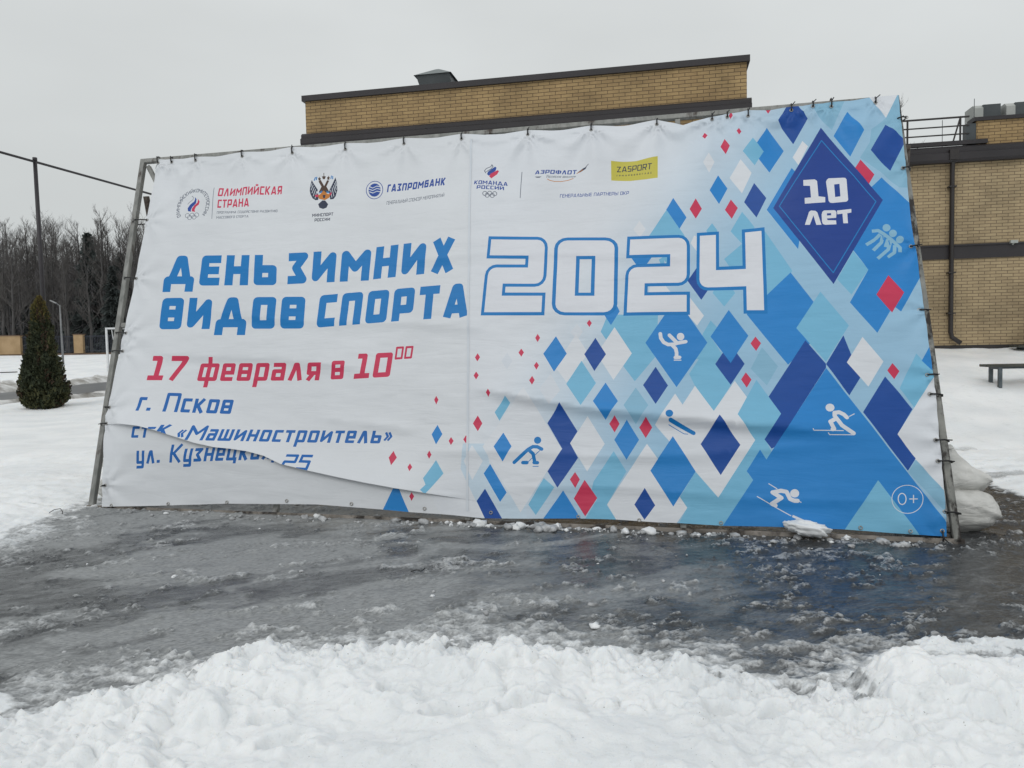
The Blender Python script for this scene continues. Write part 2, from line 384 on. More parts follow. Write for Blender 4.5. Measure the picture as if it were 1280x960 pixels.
('P','M',[(6.2634,3.3092),(6.3461,3.1734),(6.2652,3.0168),(6.1824,3.1584)]),
('P','D',[(6.5853,3.2109),(6.6855,3.0435),(6.593,2.857),(6.4897,3.0222)]),
('P','R',[(6.1514,3.7837),(6.1766,3.7415),(6.1506,3.6984),(6.1282,3.7435)]),
('P','R',[(6.3329,3.694),(6.3785,3.6154),(6.3395,3.5302),(6.292,3.6085)]),
('P','R',[(6.4672,3.7944),(6.488,3.755),(6.4647,3.7141),(6.4432,3.7567)]),
('P','R',[(6.7439,4.0648),(6.7676,3.9757),(6.7385,3.9298),(6.7151,3.9806)]),
('P','R',[(6.3992,3.9882),(6.4165,3.9429),(6.3941,3.9069),(6.3794,3.9409)]),
('P','R',[(6.0537,3.0785),(6.1083,2.972),(6.051,2.8729),(5.9961,2.9736)]),
('P','R',[(6.3726,3.0583),(6.4327,2.9677),(6.375,2.8594),(6.3159,2.9544)]),
('P','R',[(6.542,1.7116),(6.587,1.6487),(6.5423,1.5777),(6.4974,1.6477)]),
('P','R',[(7.6722,2.2518),(7.7828,2.0856),(7.6742,1.9061),(7.5599,2.073)]),
('P','R',[(7.6415,1.455),(7.6931,1.3842),(7.6465,1.315),(7.5976,1.3915)]),
('P','R',[(5.075,1.9025),(5.0987,1.8696),(5.0771,1.831),(5.0523,1.8688)]),
('P','R',[(4.5943,1.7766),(4.6184,1.7367),(4.597,1.696),(4.5719,1.7358)]),
('P','R',[(4.594,1.5013),(4.6188,1.4662),(4.5966,1.4242),(4.5717,1.4649)]),
('P','R',[(4.5601,1.3641),(4.5859,1.3237),(4.5631,1.2781),(4.5343,1.3213)]),
('P','R',[(4.025,1.5973),(4.0515,1.5583),(4.0274,1.5163),(4.0008,1.5562)]),
('P','R',[(4.4439,1.6342),(4.4721,1.5956),(4.4489,1.554),(4.4197,1.5935)]),
('P','R',[(4.0201,1.4184),(4.0482,1.382),(4.0243,1.3404),(3.9979,1.3796)]),
('P','R',[(4.1478,1.2476),(4.1708,1.209),(4.1516,1.1727),(4.1275,1.214)]),
('P','R',[(5.3159,0.9928),(5.3589,0.9228),(5.3153,0.8439),(5.2677,0.9225)]),
('P','R',[(5.589,0.9776),(5.6435,0.8904),(5.5869,0.7952),(5.5304,0.8899)]),
('P','R',[(4.9719,0.4881),(5.0158,0.4224),(4.9766,0.3467),(4.927,0.4208)]),
('P','R',[(6.4489,1.3837),(6.4944,1.3171),(6.4509,1.2428),(6.4063,1.318)]),
('P','R',[(3.8147,0.7942),(3.8421,0.7575),(3.8195,0.7184),(3.7941,0.7572)]),
('P','R',[(3.955,0.8118),(3.981,0.7752),(3.9605,0.7362),(3.9323,0.7726)]),
('P','R',[(3.2738,0.6552),(3.3143,0.5917),(3.2701,0.5175),(3.2358,0.5907)]),
('P','R',[(3.4466,0.5399),(3.4725,0.5048),(3.4512,0.4658),(3.4285,0.5042)]),
('P','R',[(3.6177,0.6642),(3.6423,0.6256),(3.6221,0.5865),(3.5998,0.6251)]),
('P','R',[(3.4907,0.2661),(3.5162,0.2319),(3.493,0.1924),(3.4705,0.2309)]),
('P','R',[(4.0572,0.9988),(4.1038,0.9245),(4.0652,0.8504),(4.0136,0.9243)]),
('P','R',[(3.6455,1.1862),(3.6688,1.1479),(3.6512,1.1022),(3.6274,1.148)]),
('P','R',[(5.058,0.4198),(5.1687,0.2657),(5.0658,0.1041),(4.9638,0.2565)]),
('P','M',[(3.6747,0.9093),(3.7291,0.8216),(3.6759,0.7228),(3.6253,0.8188)]),
('P','C',[(3.6882,0.5763),(3.7682,0.4544),(3.6226,0.2581),(3.5744,0.295),(3.6164,0.3448),(3.5858,0.4043)]),
('P','M',[(3.3169,0.2919),(3.3751,0.2876),(3.4764,0.082),(3.217,0.0914)]),
('P','M',[(6.92,3.3335),(7.0694,3.1107),(6.9553,2.6239),(6.9367,2.5233),(6.6844,2.9251)]),
('P','D2',[(7.2011,3.7445),(7.6821,2.9751),(7.2173,2.1822),(6.7411,2.9378)]),
('S','N',0.0086,[(7.2008,3.6137),(7.6234,2.9631),(7.2203,2.2879),(6.7941,2.9507),(7.2008,3.6137)]),
('P','w',[(7.0121,3.1948),(7.1115,3.1974),(7.1309,3.1818),(7.1326,3.139),(7.1345,3.0255),(7.1927,3.0171),(7.1898,2.9658),(7.014,2.9579),(7.0144,3.0144),(7.0695,3.0165),(7.0676,3.1339),(7.0109,3.1377)]),
('P','w',[(7.2087,3.1717),(7.2179,3.1919),(7.2332,3.2061),(7.3619,3.2103),(7.3793,3.2072),(7.3887,3.1923),(7.3895,2.9906),(7.3831,2.977),(7.3707,2.9685),(7.2508,2.9573),(7.2311,2.9614),(7.2201,2.9779)]),
('P','D2',[(7.2778,3.1433),(7.3246,3.1496),(7.3248,3.0227),(7.2782,3.0163)]),
('P','w',[(7.0061,2.7552),(7.0461,2.8765),(7.0629,2.8895),(7.1028,2.8843),(7.1179,2.8676),(7.1474,2.7501),(7.1035,2.7498),(7.0828,2.8417),(7.0477,2.7529)]),
('P','w',[(7.1528,2.8469),(7.1598,2.8725),(7.1749,2.8856),(7.2626,2.8868),(7.2757,2.8805),(7.281,2.8626),(7.2757,2.8139),(7.1961,2.8092),(7.2015,2.7932),(7.2742,2.7891),(7.2743,2.7505),(7.1791,2.7484),(7.1597,2.7568),(7.1531,2.7821)]),
('P','D2',[(7.1989,2.8582),(7.2347,2.8588),(7.2335,2.8385),(7.1977,2.8369)]),
('P','w',[(7.2862,2.8826),(7.4096,2.8965),(7.4081,2.8615),(7.3731,2.8553),(7.3733,2.7587),(7.334,2.7591),(7.3318,2.8522),(7.288,2.8464)]),
('T', 'H', '2', 0.285, [4.037, 1.9714, 4.6537, 1.9543, 4.0729, 2.7928, 4.6671, 2.757], 'o'),
('T', 'H', '0', 0.285, [4.7188, 1.9525, 5.3317, 1.9355, 4.7294, 2.7462, 5.3377, 2.715], 'o'),
('T', 'H', '2', 0.285, [5.3875, 1.9316, 5.9832, 1.9268, 5.4201, 2.7183, 5.9957, 2.7109], 'o'),
('T', 'H', '4', 0.285, [6.0349, 1.937, 6.6536, 1.9217, 6.0578, 2.7274, 6.6591, 2.7563], 'o'),
('T', 'H', 'ДЕНЬ', 0.26, [0.5124, 2.4149, 1.8501, 2.3657, 0.51, 2.7646, 1.8118, 2.7047], ''),
('T', 'H', 'ЗИМ', 0.26, [1.9732, 2.3694, 2.8618, 2.3751, 1.9474, 2.7153, 2.8584, 2.7257], ''),
('T', 'H', 'НИХ', 0.26, [2.9058, 2.3847, 3.7429, 2.4472, 2.9092, 2.7364, 3.7459, 2.7977], ''),
('T', 'H', 'ВИДОВ', 0.26, [0.5497, 1.9248, 2.2167, 1.8849, 0.533, 2.2761, 2.1967, 2.2242], ''),
('T', 'H', 'СПОРТА', 0.26, [2.3536, 1.8895, 3.9108, 1.9659, 2.3543, 2.2335, 3.9181, 2.313], ''),
('T', 'R', '17', 0.2, [0.5186, 1.3668, 0.9334, 1.3629, 0.5267, 1.6331, 0.9731, 1.6208], ''),
('T', 'R', 'февраля', 0.165, [1.0979, 1.3539, 2.4353, 1.349, 1.1118, 1.6084, 2.4544, 1.5871], ''),
('T', 'R', 'в', 0.165, [2.5552, 1.3552, 2.6894, 1.3587, 2.5662, 1.6049, 2.699, 1.6076], ''),
('T', 'R', '10', 0.2, [2.7985, 1.3576, 3.1684, 1.3754, 2.8184, 1.6104, 3.1817, 1.6212], ''),
('T', 'R', '00', 0.17, [3.2001, 1.5465, 3.3758, 1.5558, 3.2088, 1.6762, 3.3853, 1.6825], ''),
('T', 'H2', 'г. Псков', 0.165, [0.4902, 1.0346, 1.5401, 1.0076, 0.4912, 1.2393, 1.5496, 1.2083], ''),
('T', 'H2', 'ст', 0.17, [0.5046, 0.749, 0.7, 0.7503, 0.5049, 0.8979, 0.7035, 0.8985], 'L'),
('T', 'H2', '-к', 0.17, [0.7197, 0.7679, 0.9456, 0.7775, 0.73, 0.9172, 0.9662, 0.924], 'U'),
('T', 'H2', '«Машиностроитель»', 0.165, [1.0513, 0.7244, 3.2322, 0.7261, 1.0598, 0.8914, 3.2582, 0.8909], 'U'),
('T', 'H2', 'ул. Кузнецкая,', 0.165, [0.5743, 0.4967, 2.1209, 0.5489, 0.5887, 0.6676, 2.1414, 0.7211], 'L'),
('T', 'H2', '25', 0.17, [2.213, 0.4544, 2.4812, 0.4442, 2.2285, 0.6046, 2.4913, 0.6052], 'U'),
('A','k','ОЛИМПИЙСКИЙКОМИТЕТРОССИИ',0.16,(0.7205,3.3331),0.1689,0.0434,218,-38),
('P','B',[(0.7229,3.4474),(0.755,3.4151),(0.7542,3.367),(0.7116,3.3276),(0.6989,3.2924),(0.706,3.2716),(0.6638,3.2825),(0.6516,3.3193),(0.6757,3.3599),(0.7255,3.3929),(0.7336,3.4189)]),
('P','R',[(0.7702,3.4202),(0.8007,3.3822),(0.7941,3.3465),(0.761,3.3246),(0.7483,3.2894),(0.7584,3.2649),(0.7139,3.276),(0.7108,3.3097),(0.7334,3.3443),(0.7718,3.372),(0.7755,3.4018)]),
('S','k',0.0055,[(0.6836,3.462),(0.7073,3.4447),(0.7067,3.4182),(0.6589,3.3874),(0.6436,3.3679)]),
('S','k',0.0054,[(0.6937,3.227),(0.6933,3.2169),(0.6888,3.2087),(0.681,3.2034),(0.6709,3.202),(0.6602,3.2046),(0.6504,3.2109),(0.6431,3.2199),(0.6393,3.2301),(0.6397,3.2402),(0.6442,3.2484),(0.6521,3.2537),(0.6622,3.2551),(0.6729,3.2525),(0.6827,3.2462),(0.69,3.2372),(0.6937,3.227)]),
('S','k',0.0054,[(0.7525,3.2259),(0.7521,3.2159),(0.7476,3.2077),(0.7397,3.2024),(0.7297,3.201),(0.719,3.2036),(0.7093,3.2099),(0.702,3.2188),(0.6983,3.2291),(0.6987,3.2391),(0.7032,3.2474),(0.711,3.2526),(0.7211,3.254),(0.7318,3.2514),(0.7415,3.2451),(0.7488,3.2362),(0.7525,3.2259)]),
('S','k',0.0054,[(0.8113,3.2236),(0.8109,3.2137),(0.8064,3.2054),(0.7985,3.2002),(0.7885,3.1988),(0.7779,3.2014),(0.7682,3.2076),(0.7609,3.2166),(0.7572,3.2268),(0.7577,3.2368),(0.7621,3.2451),(0.77,3.2503),(0.78,3.2517),(0.7907,3.2491),(0.8004,3.2428),(0.8076,3.2339),(0.8113,3.2236)]),
('S','k',0.0054,[(0.7272,3.2012),(0.7268,3.1912),(0.7223,3.1829),(0.7145,3.1777),(0.7044,3.1763),(0.6937,3.1789),(0.684,3.1851),(0.6767,3.194),(0.673,3.2043),(0.6734,3.2143),(0.6778,3.2226),(0.6857,3.2278),(0.6958,3.2292),(0.7065,3.2266),(0.7163,3.2203),(0.7235,3.2114),(0.7272,3.2012)]),
('S','k',0.0054,[(0.7845,3.2014),(0.784,3.1914),(0.7795,3.1832),(0.7717,3.178),(0.7617,3.1766),(0.751,3.1792),(0.7413,3.1854),(0.7341,3.1943),(0.7303,3.2045),(0.7308,3.2146),(0.7352,3.2228),(0.7431,3.228),(0.7532,3.2294),(0.7638,3.2268),(0.7735,3.2206),(0.7808,3.2116),(0.7845,3.2014)]),
('S','k',0.0055,[(0.9573,3.5347),(0.9829,3.1627)]),
('T', 'R', 'ОЛИМПИЙСКАЯ', 0.2, [1.0161, 3.4273, 1.7662, 3.412, 1.0154, 3.5284, 1.7615, 3.5139], ''),
('T', 'R', 'СТРАНА', 0.2, [1.0312, 3.2879, 1.4065, 3.284, 1.0285, 3.3858, 1.3999, 3.3825], ''),
('T', 'k', 'ПРОГРАММА СОДЕЙСТВИЯ РАЗВИТИЮ', 0.15, [1.0357, 3.2188, 1.7455, 3.2003, 1.035, 3.2473, 1.7454, 3.2283], ''),
('T', 'k', 'МАССОВОГО СПОРТА', 0.15, [1.0371, 3.162, 1.4199, 3.1541, 1.0364, 3.1904, 1.4185, 3.1811], ''),
('P','K',[(2.0949,3.5578),(2.1155,3.5241),(2.179,3.4357),(2.1691,3.4057),(2.1956,3.3767),(2.1954,3.3192),(2.1657,3.3177),(2.1299,3.3403),(2.1009,3.3897),(2.088,3.4315),(2.0872,3.4794),(2.0905,3.5203)]),
('P','K',[(2.3747,3.5588),(2.3969,3.4924),(2.4082,3.4102),(2.3941,3.3436),(2.3709,3.3148),(2.3348,3.3137),(2.3127,3.3962),(2.319,3.4297),(2.3483,3.4958)]),
('S','F',0.0067,[(2.1027,3.5195),(2.0939,3.4789)]),
('S','F',0.0067,[(2.1185,3.4978),(2.1021,3.4374)]),
('S','F',0.0067,[(2.1348,3.4727),(2.1161,3.4023)]),
('S','F',0.0067,[(2.151,3.4478),(2.1335,3.3672)]),
('S','F',0.0067,[(2.1671,3.4228),(2.1567,3.3386)]),
('S','F',0.0066,[(2.3794,3.5141),(2.3952,3.4586)]),
('S','F',0.0066,[(2.3683,3.4944),(2.3962,3.4178)]),
('S','F',0.0066,[(2.3579,3.4679),(2.3898,3.3844)]),
('S','F',0.0066,[(2.3435,3.4485),(2.3743,3.3449)]),
('S','F',0.0066,[(2.3298,3.4222),(2.3525,3.3328)]),
('S','Y',0.0283,[(2.2369,3.4659),(2.1855,3.5446)]),
('S','Y',0.028,[(2.2602,3.4711),(2.2875,3.5375)]),
('P','Y',[(2.2079,3.5945),(2.253,3.5913),(2.2454,3.5576),(2.2219,3.5592)]),
('P','Y',[(2.1647,3.5804),(2.1966,3.5761),(2.1935,3.544),(2.1729,3.5489)]),
('P','Y',[(2.2696,3.5799),(2.3018,3.5776),(2.3001,3.5435),(2.2765,3.5472)]),
('P','Y',[(2.2176,3.4774),(2.2712,3.4738),(2.3153,3.4028),(2.2639,3.3893),(2.1918,3.411)]),
('S','Y',0.0075,[(2.226,3.6311),(2.2302,3.593)]),
('S','Y',0.0074,[(2.1784,3.5898),(2.1799,3.5759)]),
('S','Y',0.0075,[(2.2848,3.5925),(2.2867,3.5752)]),
('P','N',[(2.1959,3.4039),(2.2267,3.4257),(2.2395,3.3997),(2.1836,3.3945)]),
('P','N',[(2.2738,3.4191),(2.3262,3.394),(2.2972,3.3871)]),
('P','O',[(2.1863,3.3706),(2.2112,3.3859),(2.2467,3.4243),(2.2909,3.3841),(2.3286,3.3715),(2.3227,3.3347),(2.2725,3.3109),(2.2039,3.3322)]),
('P','R',[(2.1487,3.3798),(2.1915,3.3838),(2.1882,3.3535),(2.1615,3.3552)]),
('P','R',[(2.3142,3.3826),(2.3458,3.3954),(2.34,3.3572)]),
('P','K',[(2.2391,3.3739),(2.2737,3.3717),(2.2699,3.3347),(2.2512,3.3359)]),
('P','K',[(2.2429,3.3094),(2.2762,3.3073),(2.3162,3.261),(2.302,3.2216),(2.2639,3.2092),(2.2225,3.2251),(2.2025,3.2681)]),
('S','N',0.0119,[(2.1227,3.549),(2.1349,3.5894)]),
('S','N',0.0119,[(2.1456,3.5542),(2.1494,3.5918)]),
('S','N',0.0118,[(2.3181,3.5491),(2.3217,3.5899)]),
('S','N',0.0118,[(2.342,3.5426),(2.3371,3.5819)]),
('T', 'K', 'МИНСПОРТ', 0.19, [2.1514, 3.1234, 2.3879, 3.1243, 2.1492, 3.1604, 2.3852, 3.1618], ''),
('T', 'K', 'РОССИИ', 0.19, [2.1841, 3.0681, 2.358, 3.0683, 2.182, 3.1043, 2.3555, 3.1036], ''),
('S','B',0.0076,[(2.915,3.3834),(2.9149,3.3633),(2.9113,3.3443),(2.9042,3.327),(2.8939,3.3121),(2.8809,3.3002),(2.8655,3.2917),(2.8484,3.287),(2.8303,3.2862),(2.8118,3.2893),(2.7936,3.2963),(2.7764,3.3069),(2.7609,3.3207),(2.7477,3.3372),(2.7372,3.3557),(2.73,3.3755),(2.7263,3.3959),(2.7262,3.4162),(2.7298,3.4354),(2.7368,3.4528),(2.7472,3.4679),(2.7603,3.4799),(2.7758,3.4884),(2.7931,3.4932),(2.8114,3.4939),(2.83,3.4906),(2.8483,3.4834),(2.8655,3.4726),(2.8809,3.4587),(2.894,3.4421),(2.9043,3.4236),(2.9114,3.4037),(2.915,3.3834)]),
('P','B',[(2.8901,3.3851),(2.8889,3.3613),(2.881,3.3403),(2.8672,3.3241),(2.849,3.3144),(2.8279,3.312),(2.8062,3.3171),(2.7859,3.3294),(2.7689,3.3476),(2.757,3.3699),(2.7514,3.3943),(2.7525,3.4182),(2.7604,3.4393),(2.7742,3.4556),(2.7926,3.4654),(2.8138,3.4678),(2.8356,3.4625),(2.8559,3.45),(2.8728,3.4317),(2.8846,3.4093)]),
('S','F',0.0092,[(2.7526,3.4402),(2.7964,3.4157),(2.843,3.4341),(2.8787,3.4202)]),
('S','F',0.0092,[(2.7514,3.4086),(2.7991,3.3868),(2.8456,3.4052),(2.8882,3.3909)]),
('S','F',0.0092,[(2.7627,3.3763),(2.806,3.3563),(2.8485,3.3735),(2.888,3.3623)]),
('T', 'B', 'ГАЗПРОМБАНК', 0.23, [2.9632, 3.3488, 3.5819, 3.3897, 2.9665, 3.4372, 3.5868, 3.4768], ''),
('T', 'k', 'ГЕНЕРАЛЬНЫЙ СПОНСОР МЕРОПРИЯТИЙ', 0.14, [2.9701, 3.2051, 3.5855, 3.2535, 2.9721, 3.246, 3.5883, 3.291], ''),
('P','B',[(4.0201,3.4765),(4.0296,3.5045),(4.0985,3.5584),(4.1148,3.5437),(4.1072,3.5073),(4.0414,3.4549)]),
('P','R',[(4.0448,3.4479),(4.0589,3.4771),(4.127,3.5142),(4.1431,3.5013),(4.1247,3.4641),(4.0695,3.4211)]),
('S','k',0.0086,[(4.0085,3.4891),(3.9914,3.519),(4.0088,3.5447),(4.0548,3.5616),(4.0629,3.5864),(4.0767,3.56),(4.0563,3.5312),(4.0108,3.5058)]),
('T', 'B', 'КОМАНДА', 0.2, [3.8897, 3.3749, 4.2386, 3.3312, 3.8936, 3.4182, 4.2367, 3.3745], ''),
('T', 'B', 'РОССИИ', 0.2, [3.9209, 3.3176, 4.2038, 3.2856, 3.9234, 3.3575, 4.2019, 3.3271], ''),
('S','k',0.0068,[(4.0327,3.2571),(4.0315,3.2483),(4.0272,3.2411),(4.0204,3.2365),(4.0122,3.2352),(4.0038,3.2375),(3.9965,3.243),(3.9914,3.2509),(3.9892,3.2599),(3.9904,3.2687),(3.9948,3.276),(4.0016,3.2806),(4.0098,3.2818),(4.0182,3.2795),(4.0255,3.274),(4.0306,3.2661),(4.0327,3.2571)]),
('S','k',0.0068,[(4.0822,3.2555),(4.081,3.2467),(4.0767,3.2395),(4.0699,3.2349),(4.0617,3.2337),(4.0533,3.236),(4.046,3.2415),(4.041,3.2493),(4.0389,3.2583),(4.0401,3.2671),(4.0444,3.2744),(4.0512,3.279),(4.0594,3.2802),(4.0678,3.2779),(4.0751,3.2724),(4.0801,3.2645),(4.0822,3.2555)]),
('S','k',0.0068,[(4.1333,3.2489),(4.1321,3.2401),(4.1278,3.2329),(4.121,3.2283),(4.1128,3.2271),(4.1045,3.2294),(4.0972,3.2349),(4.0922,3.2427),(4.0901,3.2517),(4.0913,3.2605),(4.0956,3.2677),(4.1024,3.2723),(4.1106,3.2735),(4.119,3.2712),(4.1262,3.2657),(4.1313,3.2579),(4.1333,3.2489)]),
('S','k',0.0068,[(4.0585,3.2356),(4.0573,3.2268),(4.053,3.2196),(4.0462,3.215),(4.038,3.2137),(4.0296,3.216),(4.0223,3.2215),(4.0172,3.2294),(4.0151,3.2384),(4.0163,3.2471),(4.0207,3.2544),(4.0274,3.259),(4.0357,3.2602),(4.0441,3.2579),(4.0514,3.2524),(4.0564,3.2446),(4.0585,3.2356)]),
('S','k',0.0068,[(4.1096,3.2306),(4.1084,3.2219),(4.1041,3.2146),(4.0973,3.2101),(4.0891,3.2088),(4.0808,3.2111),(4.0735,3.2166),(4.0684,3.2244),(4.0663,3.2334),(4.0676,3.2422),(4.0719,3.2494),(4.0787,3.254),(4.0869,3.2552),(4.0952,3.2529),(4.1025,3.2474),(4.1075,3.2396),(4.1096,3.2306)]),
('S','k',0.0068,[(4.3745,3.4879),(4.3708,3.1909)]),
('T', 'B', 'АЭРОФЛОТ', 0.2, [4.5101, 3.4369, 4.919, 3.4229, 4.5152, 3.4765, 4.9254, 3.4724], ''),
('P','K',[(4.9169,3.4254),(4.9447,3.4501),(4.9861,3.4784),(5.0235,3.4908),(5.0124,3.4684),(4.9658,3.4427)]),
('S','K',0.0058,[(5.007,3.4804),(5.0398,3.5152)]),
('S','O',0.0069,[(4.9242,3.4283),(4.9863,3.4645)]),
('S','O',0.0071,[(4.6349,3.3767),(4.662,3.3597),(4.7101,3.3482),(4.7787,3.3481),(4.8417,3.3588),(4.8937,3.3783)]),
('P','k',[(4.5089,3.4112),(4.5807,3.4062),(4.5598,3.3936),(4.533,3.3955)]),
('T', 'k', 'Российские авиалинии', 0.13, [4.6271, 3.3889, 4.9145, 3.3873, 4.6327, 3.4165, 4.9192, 3.4124], ''),
('P','Z',[(5.2588,3.5405),(5.3794,3.5279),(5.5022,3.5243),(5.707,3.5489),(5.7057,3.3213),(5.5832,3.3152),(5.4415,3.3148),(5.2628,3.3295)]),
('T', 'K', 'ZASPORT', 0.15, [5.3134, 3.4176, 5.6459, 3.4163, 5.316, 3.4784, 5.6522, 3.4809], ''),
('T', 'K', 'ГРМАРБББЕГЛАС', 0.2, [5.3137, 3.3729, 5.6488, 3.3695, 5.3146, 3.3888, 5.6498, 3.3876], 'sp'),
('T', 'B', 'ГЕНЕРАЛЬНЫЕ ПАРТНЕРЫ ОКР', 0.15, [4.7654, 3.1716, 5.4299, 3.1652, 4.7686, 3.2104, 5.4338, 3.2021], ''),
('S','w',0.0326,[(5.7186,1.7514),(5.7239,1.7096),(5.7486,1.6706),(5.7872,1.6492),(5.8369,1.6512),(5.87,1.6623),(5.9416,1.6744)]),
('S','w',0.0326,[(5.7991,1.7365),(5.8591,1.6714)]),
('S','w',0.0318,[(5.8203,1.6456),(5.8529,1.6097),(5.8607,1.5714),(5.8602,1.5305)]),
('S','w',0.032,[(5.8492,1.526),(5.8859,1.5272)]),
('S','w',0.009,[(5.8352,1.5017),(5.9009,1.5008)]),
('P','w',[(5.9302,1.7212),(5.9284,1.7103),(5.9236,1.7005),(5.9162,1.6929),(5.9069,1.688),(5.8967,1.6865),(5.8865,1.6885),(5.8774,1.6937),(5.8702,1.7017),(5.8656,1.7116),(5.8641,1.7226),(5.8659,1.7336),(5.8707,1.7434),(5.8781,1.7511),(5.8874,1.7559),(5.8976,1.7574),(5.9078,1.7555),(5.917,1.7502),(5.9242,1.7422),(5.9287,1.7322)]),
('S','H',0.0322,[(4.4186,0.5667),(4.5453,0.6844),(4.5858,0.7101),(4.6271,0.7091),(4.6676,0.6876)]),
('S','H',0.0319,[(4.5453,0.6844),(4.5915,0.6438),(4.6054,0.5793)]),
('S','H',0.0315,[(4.601,0.5671),(4.6319,0.5661)]),
('S','H',0.0322,[(4.498,0.5657),(4.5359,0.5662)]),
('S','H',0.0062,[(4.5427,0.5683),(4.6555,0.6786)]),
('S','H',0.0068,[(4.5885,0.533),(4.6432,0.5338)]),
('P','H',[(4.6595,0.7698),(4.6582,0.7596),(4.6538,0.7504),(4.6467,0.743),(4.6377,0.7383),(4.6275,0.7366),(4.6173,0.7381),(4.6079,0.7427),(4.6004,0.7499),(4.5953,0.7591),(4.5934,0.7693),(4.5946,0.7795),(4.599,0.7888),(4.6061,0.7961),(4.6152,0.8009),(4.6253,0.8026),(4.6356,0.801),(4.645,0.7964),(4.6525,0.7891),(4.6575,0.78)]),
('S','H',0.0353,[(5.8012,0.9509),(5.9962,0.8421)]),
('S','H',0.0061,[(5.7837,0.915),(5.9155,0.8355),(5.9494,0.833)]),
('P','H',[(5.8242,1.0066),(5.8225,0.9966),(5.8178,0.9876),(5.8104,0.9804),(5.8013,0.9758),(5.7911,0.9742),(5.781,0.9758),(5.7719,0.9804),(5.7647,0.9876),(5.7601,0.9966),(5.7586,1.0066),(5.7603,1.0167),(5.765,1.0257),(5.7724,1.0329),(5.7816,1.0375),(5.7918,1.0391),(5.8019,1.0375),(5.811,1.0329),(5.8182,1.0257),(5.8227,1.0166)]),
('S','w',0.0337,[(7.1508,0.9915),(7.1525,1.0207),(7.1898,1.0258),(7.2255,1.0066),(7.2469,0.9806)]),
('S','w',0.0337,[(7.1551,0.9865),(7.2013,0.9114),(7.291,0.8462)]),
('S','w',0.0337,[(7.1491,0.9639),(7.1117,0.9412),(7.1373,0.8812),(7.1255,0.8762)]),
('S','w',0.0069,[(7.2658,0.9891),(7.311,1.0142)]),
('S','w',0.0071,[(6.9681,0.8805),(6.9767,0.8655),(7.2123,0.8666)]),
('S','w',0.007,[(7.0893,0.8486),(7.0999,0.8322),(7.2924,0.8333)]),
('P','w',[(7.1552,1.0657),(7.1528,1.0551),(7.1471,1.0455),(7.1388,1.0379),(7.1286,1.033),(7.1174,1.0313),(7.1065,1.033),(7.0968,1.0379),(7.0893,1.0455),(7.0847,1.0552),(7.0836,1.0658),(7.0859,1.0765),(7.0916,1.0861),(7.0999,1.0937),(7.1102,1.0986),(7.1214,1.1002),(7.1324,1.0985),(7.1421,1.0936),(7.1495,1.0859),(7.154,1.0763)]),
('S','w',0.034,[(6.8227,0.2778),(6.7962,0.2785),(6.7643,0.292),(6.7402,0.3506),(6.6959,0.359),(6.6283,0.3432),(6.6963,0.2998),(6.6209,0.2495),(6.6478,0.2365)]),
('S','w',0.0072,[(6.5995,0.4167),(6.6667,0.3741)]),
('S','w',0.007,[(6.8229,0.2809),(6.8515,0.2649)]),
('S','w',0.0071,[(6.5019,0.3079),(6.6541,0.2181),(6.7696,0.1533)]),
('S','w',0.0198,[(6.7785,0.1535),(6.8732,0.1121)]),
('P','w',[(6.8387,0.3402),(6.8365,0.3294),(6.831,0.3196),(6.8227,0.3117),(6.8126,0.3066),(6.8016,0.3046),(6.7907,0.3061),(6.781,0.3108),(6.7735,0.3183),(6.7689,0.3279),(6.7676,0.3387),(6.7699,0.3495),(6.7754,0.3593),(6.7836,0.3672),(6.7938,0.3724),(6.8049,0.3743),(6.8158,0.3729),(6.8255,0.3681),(6.833,0.3605),(6.8375,0.3509)]),
('S','G',0.0299,[(7.567,2.673),(7.6194,2.6767),(7.666,2.6389),(7.7169,2.5915),(7.7568,2.545),(7.7834,2.5057),(7.7798,2.4585)]),
('S','G',0.0295,[(7.6333,2.6406),(7.586,2.5918),(7.5113,2.5444)]),
('S','G',0.0295,[(7.6541,2.6267),(7.6386,2.5636),(7.5649,2.4876)]),
('S','G',0.0293,[(7.6952,2.5926),(7.6679,2.5176)]),
('S','G',0.0291,[(7.7155,2.5725),(7.6877,2.4913),(7.5946,2.4071)]),
('S','G',0.0289,[(7.745,2.5329),(7.7338,2.4575),(7.6769,2.4191)]),
('S','M',0.0083,[(7.6541,2.6267),(7.6568,2.5882)]),
('S','M',0.0082,[(7.6997,2.5796),(7.7072,2.5347)]),
('S','M',0.0083,[(7.6078,2.5907),(7.5723,2.5541)]),
('S','M',0.0081,[(7.6585,2.5371),(7.6177,2.501)]),
('S','M',0.0081,[(7.7132,2.4711),(7.6609,2.423)]),
('P','G',[(7.7222,2.6981),(7.7198,2.6871),(7.7144,2.6774),(7.7066,2.6698),(7.6971,2.6653),(7.6869,2.664),(7.677,2.6663),(7.6682,2.6719),(7.6616,2.6802),(7.6577,2.6905),(7.6569,2.7017),(7.6593,2.7127),(7.6647,2.7224),(7.6725,2.73),(7.682,2.7346),(7.6923,2.7358),(7.7022,2.7335),(7.711,2.7278),(7.7176,2.7195),(7.7215,2.7092)]),
('P','G',[(7.7685,2.6411),(7.7661,2.6304),(7.7609,2.6209),(7.7534,2.6135),(7.7443,2.609),(7.7345,2.6078),(7.7249,2.61),(7.7165,2.6154),(7.7101,2.6236),(7.7064,2.6336),(7.7057,2.6445),(7.708,2.6552),(7.7132,2.6648),(7.7208,2.6722),(7.7299,2.6767),(7.7398,2.6779),(7.7494,2.6756),(7.7578,2.6702),(7.7641,2.662),(7.7678,2.652)]),
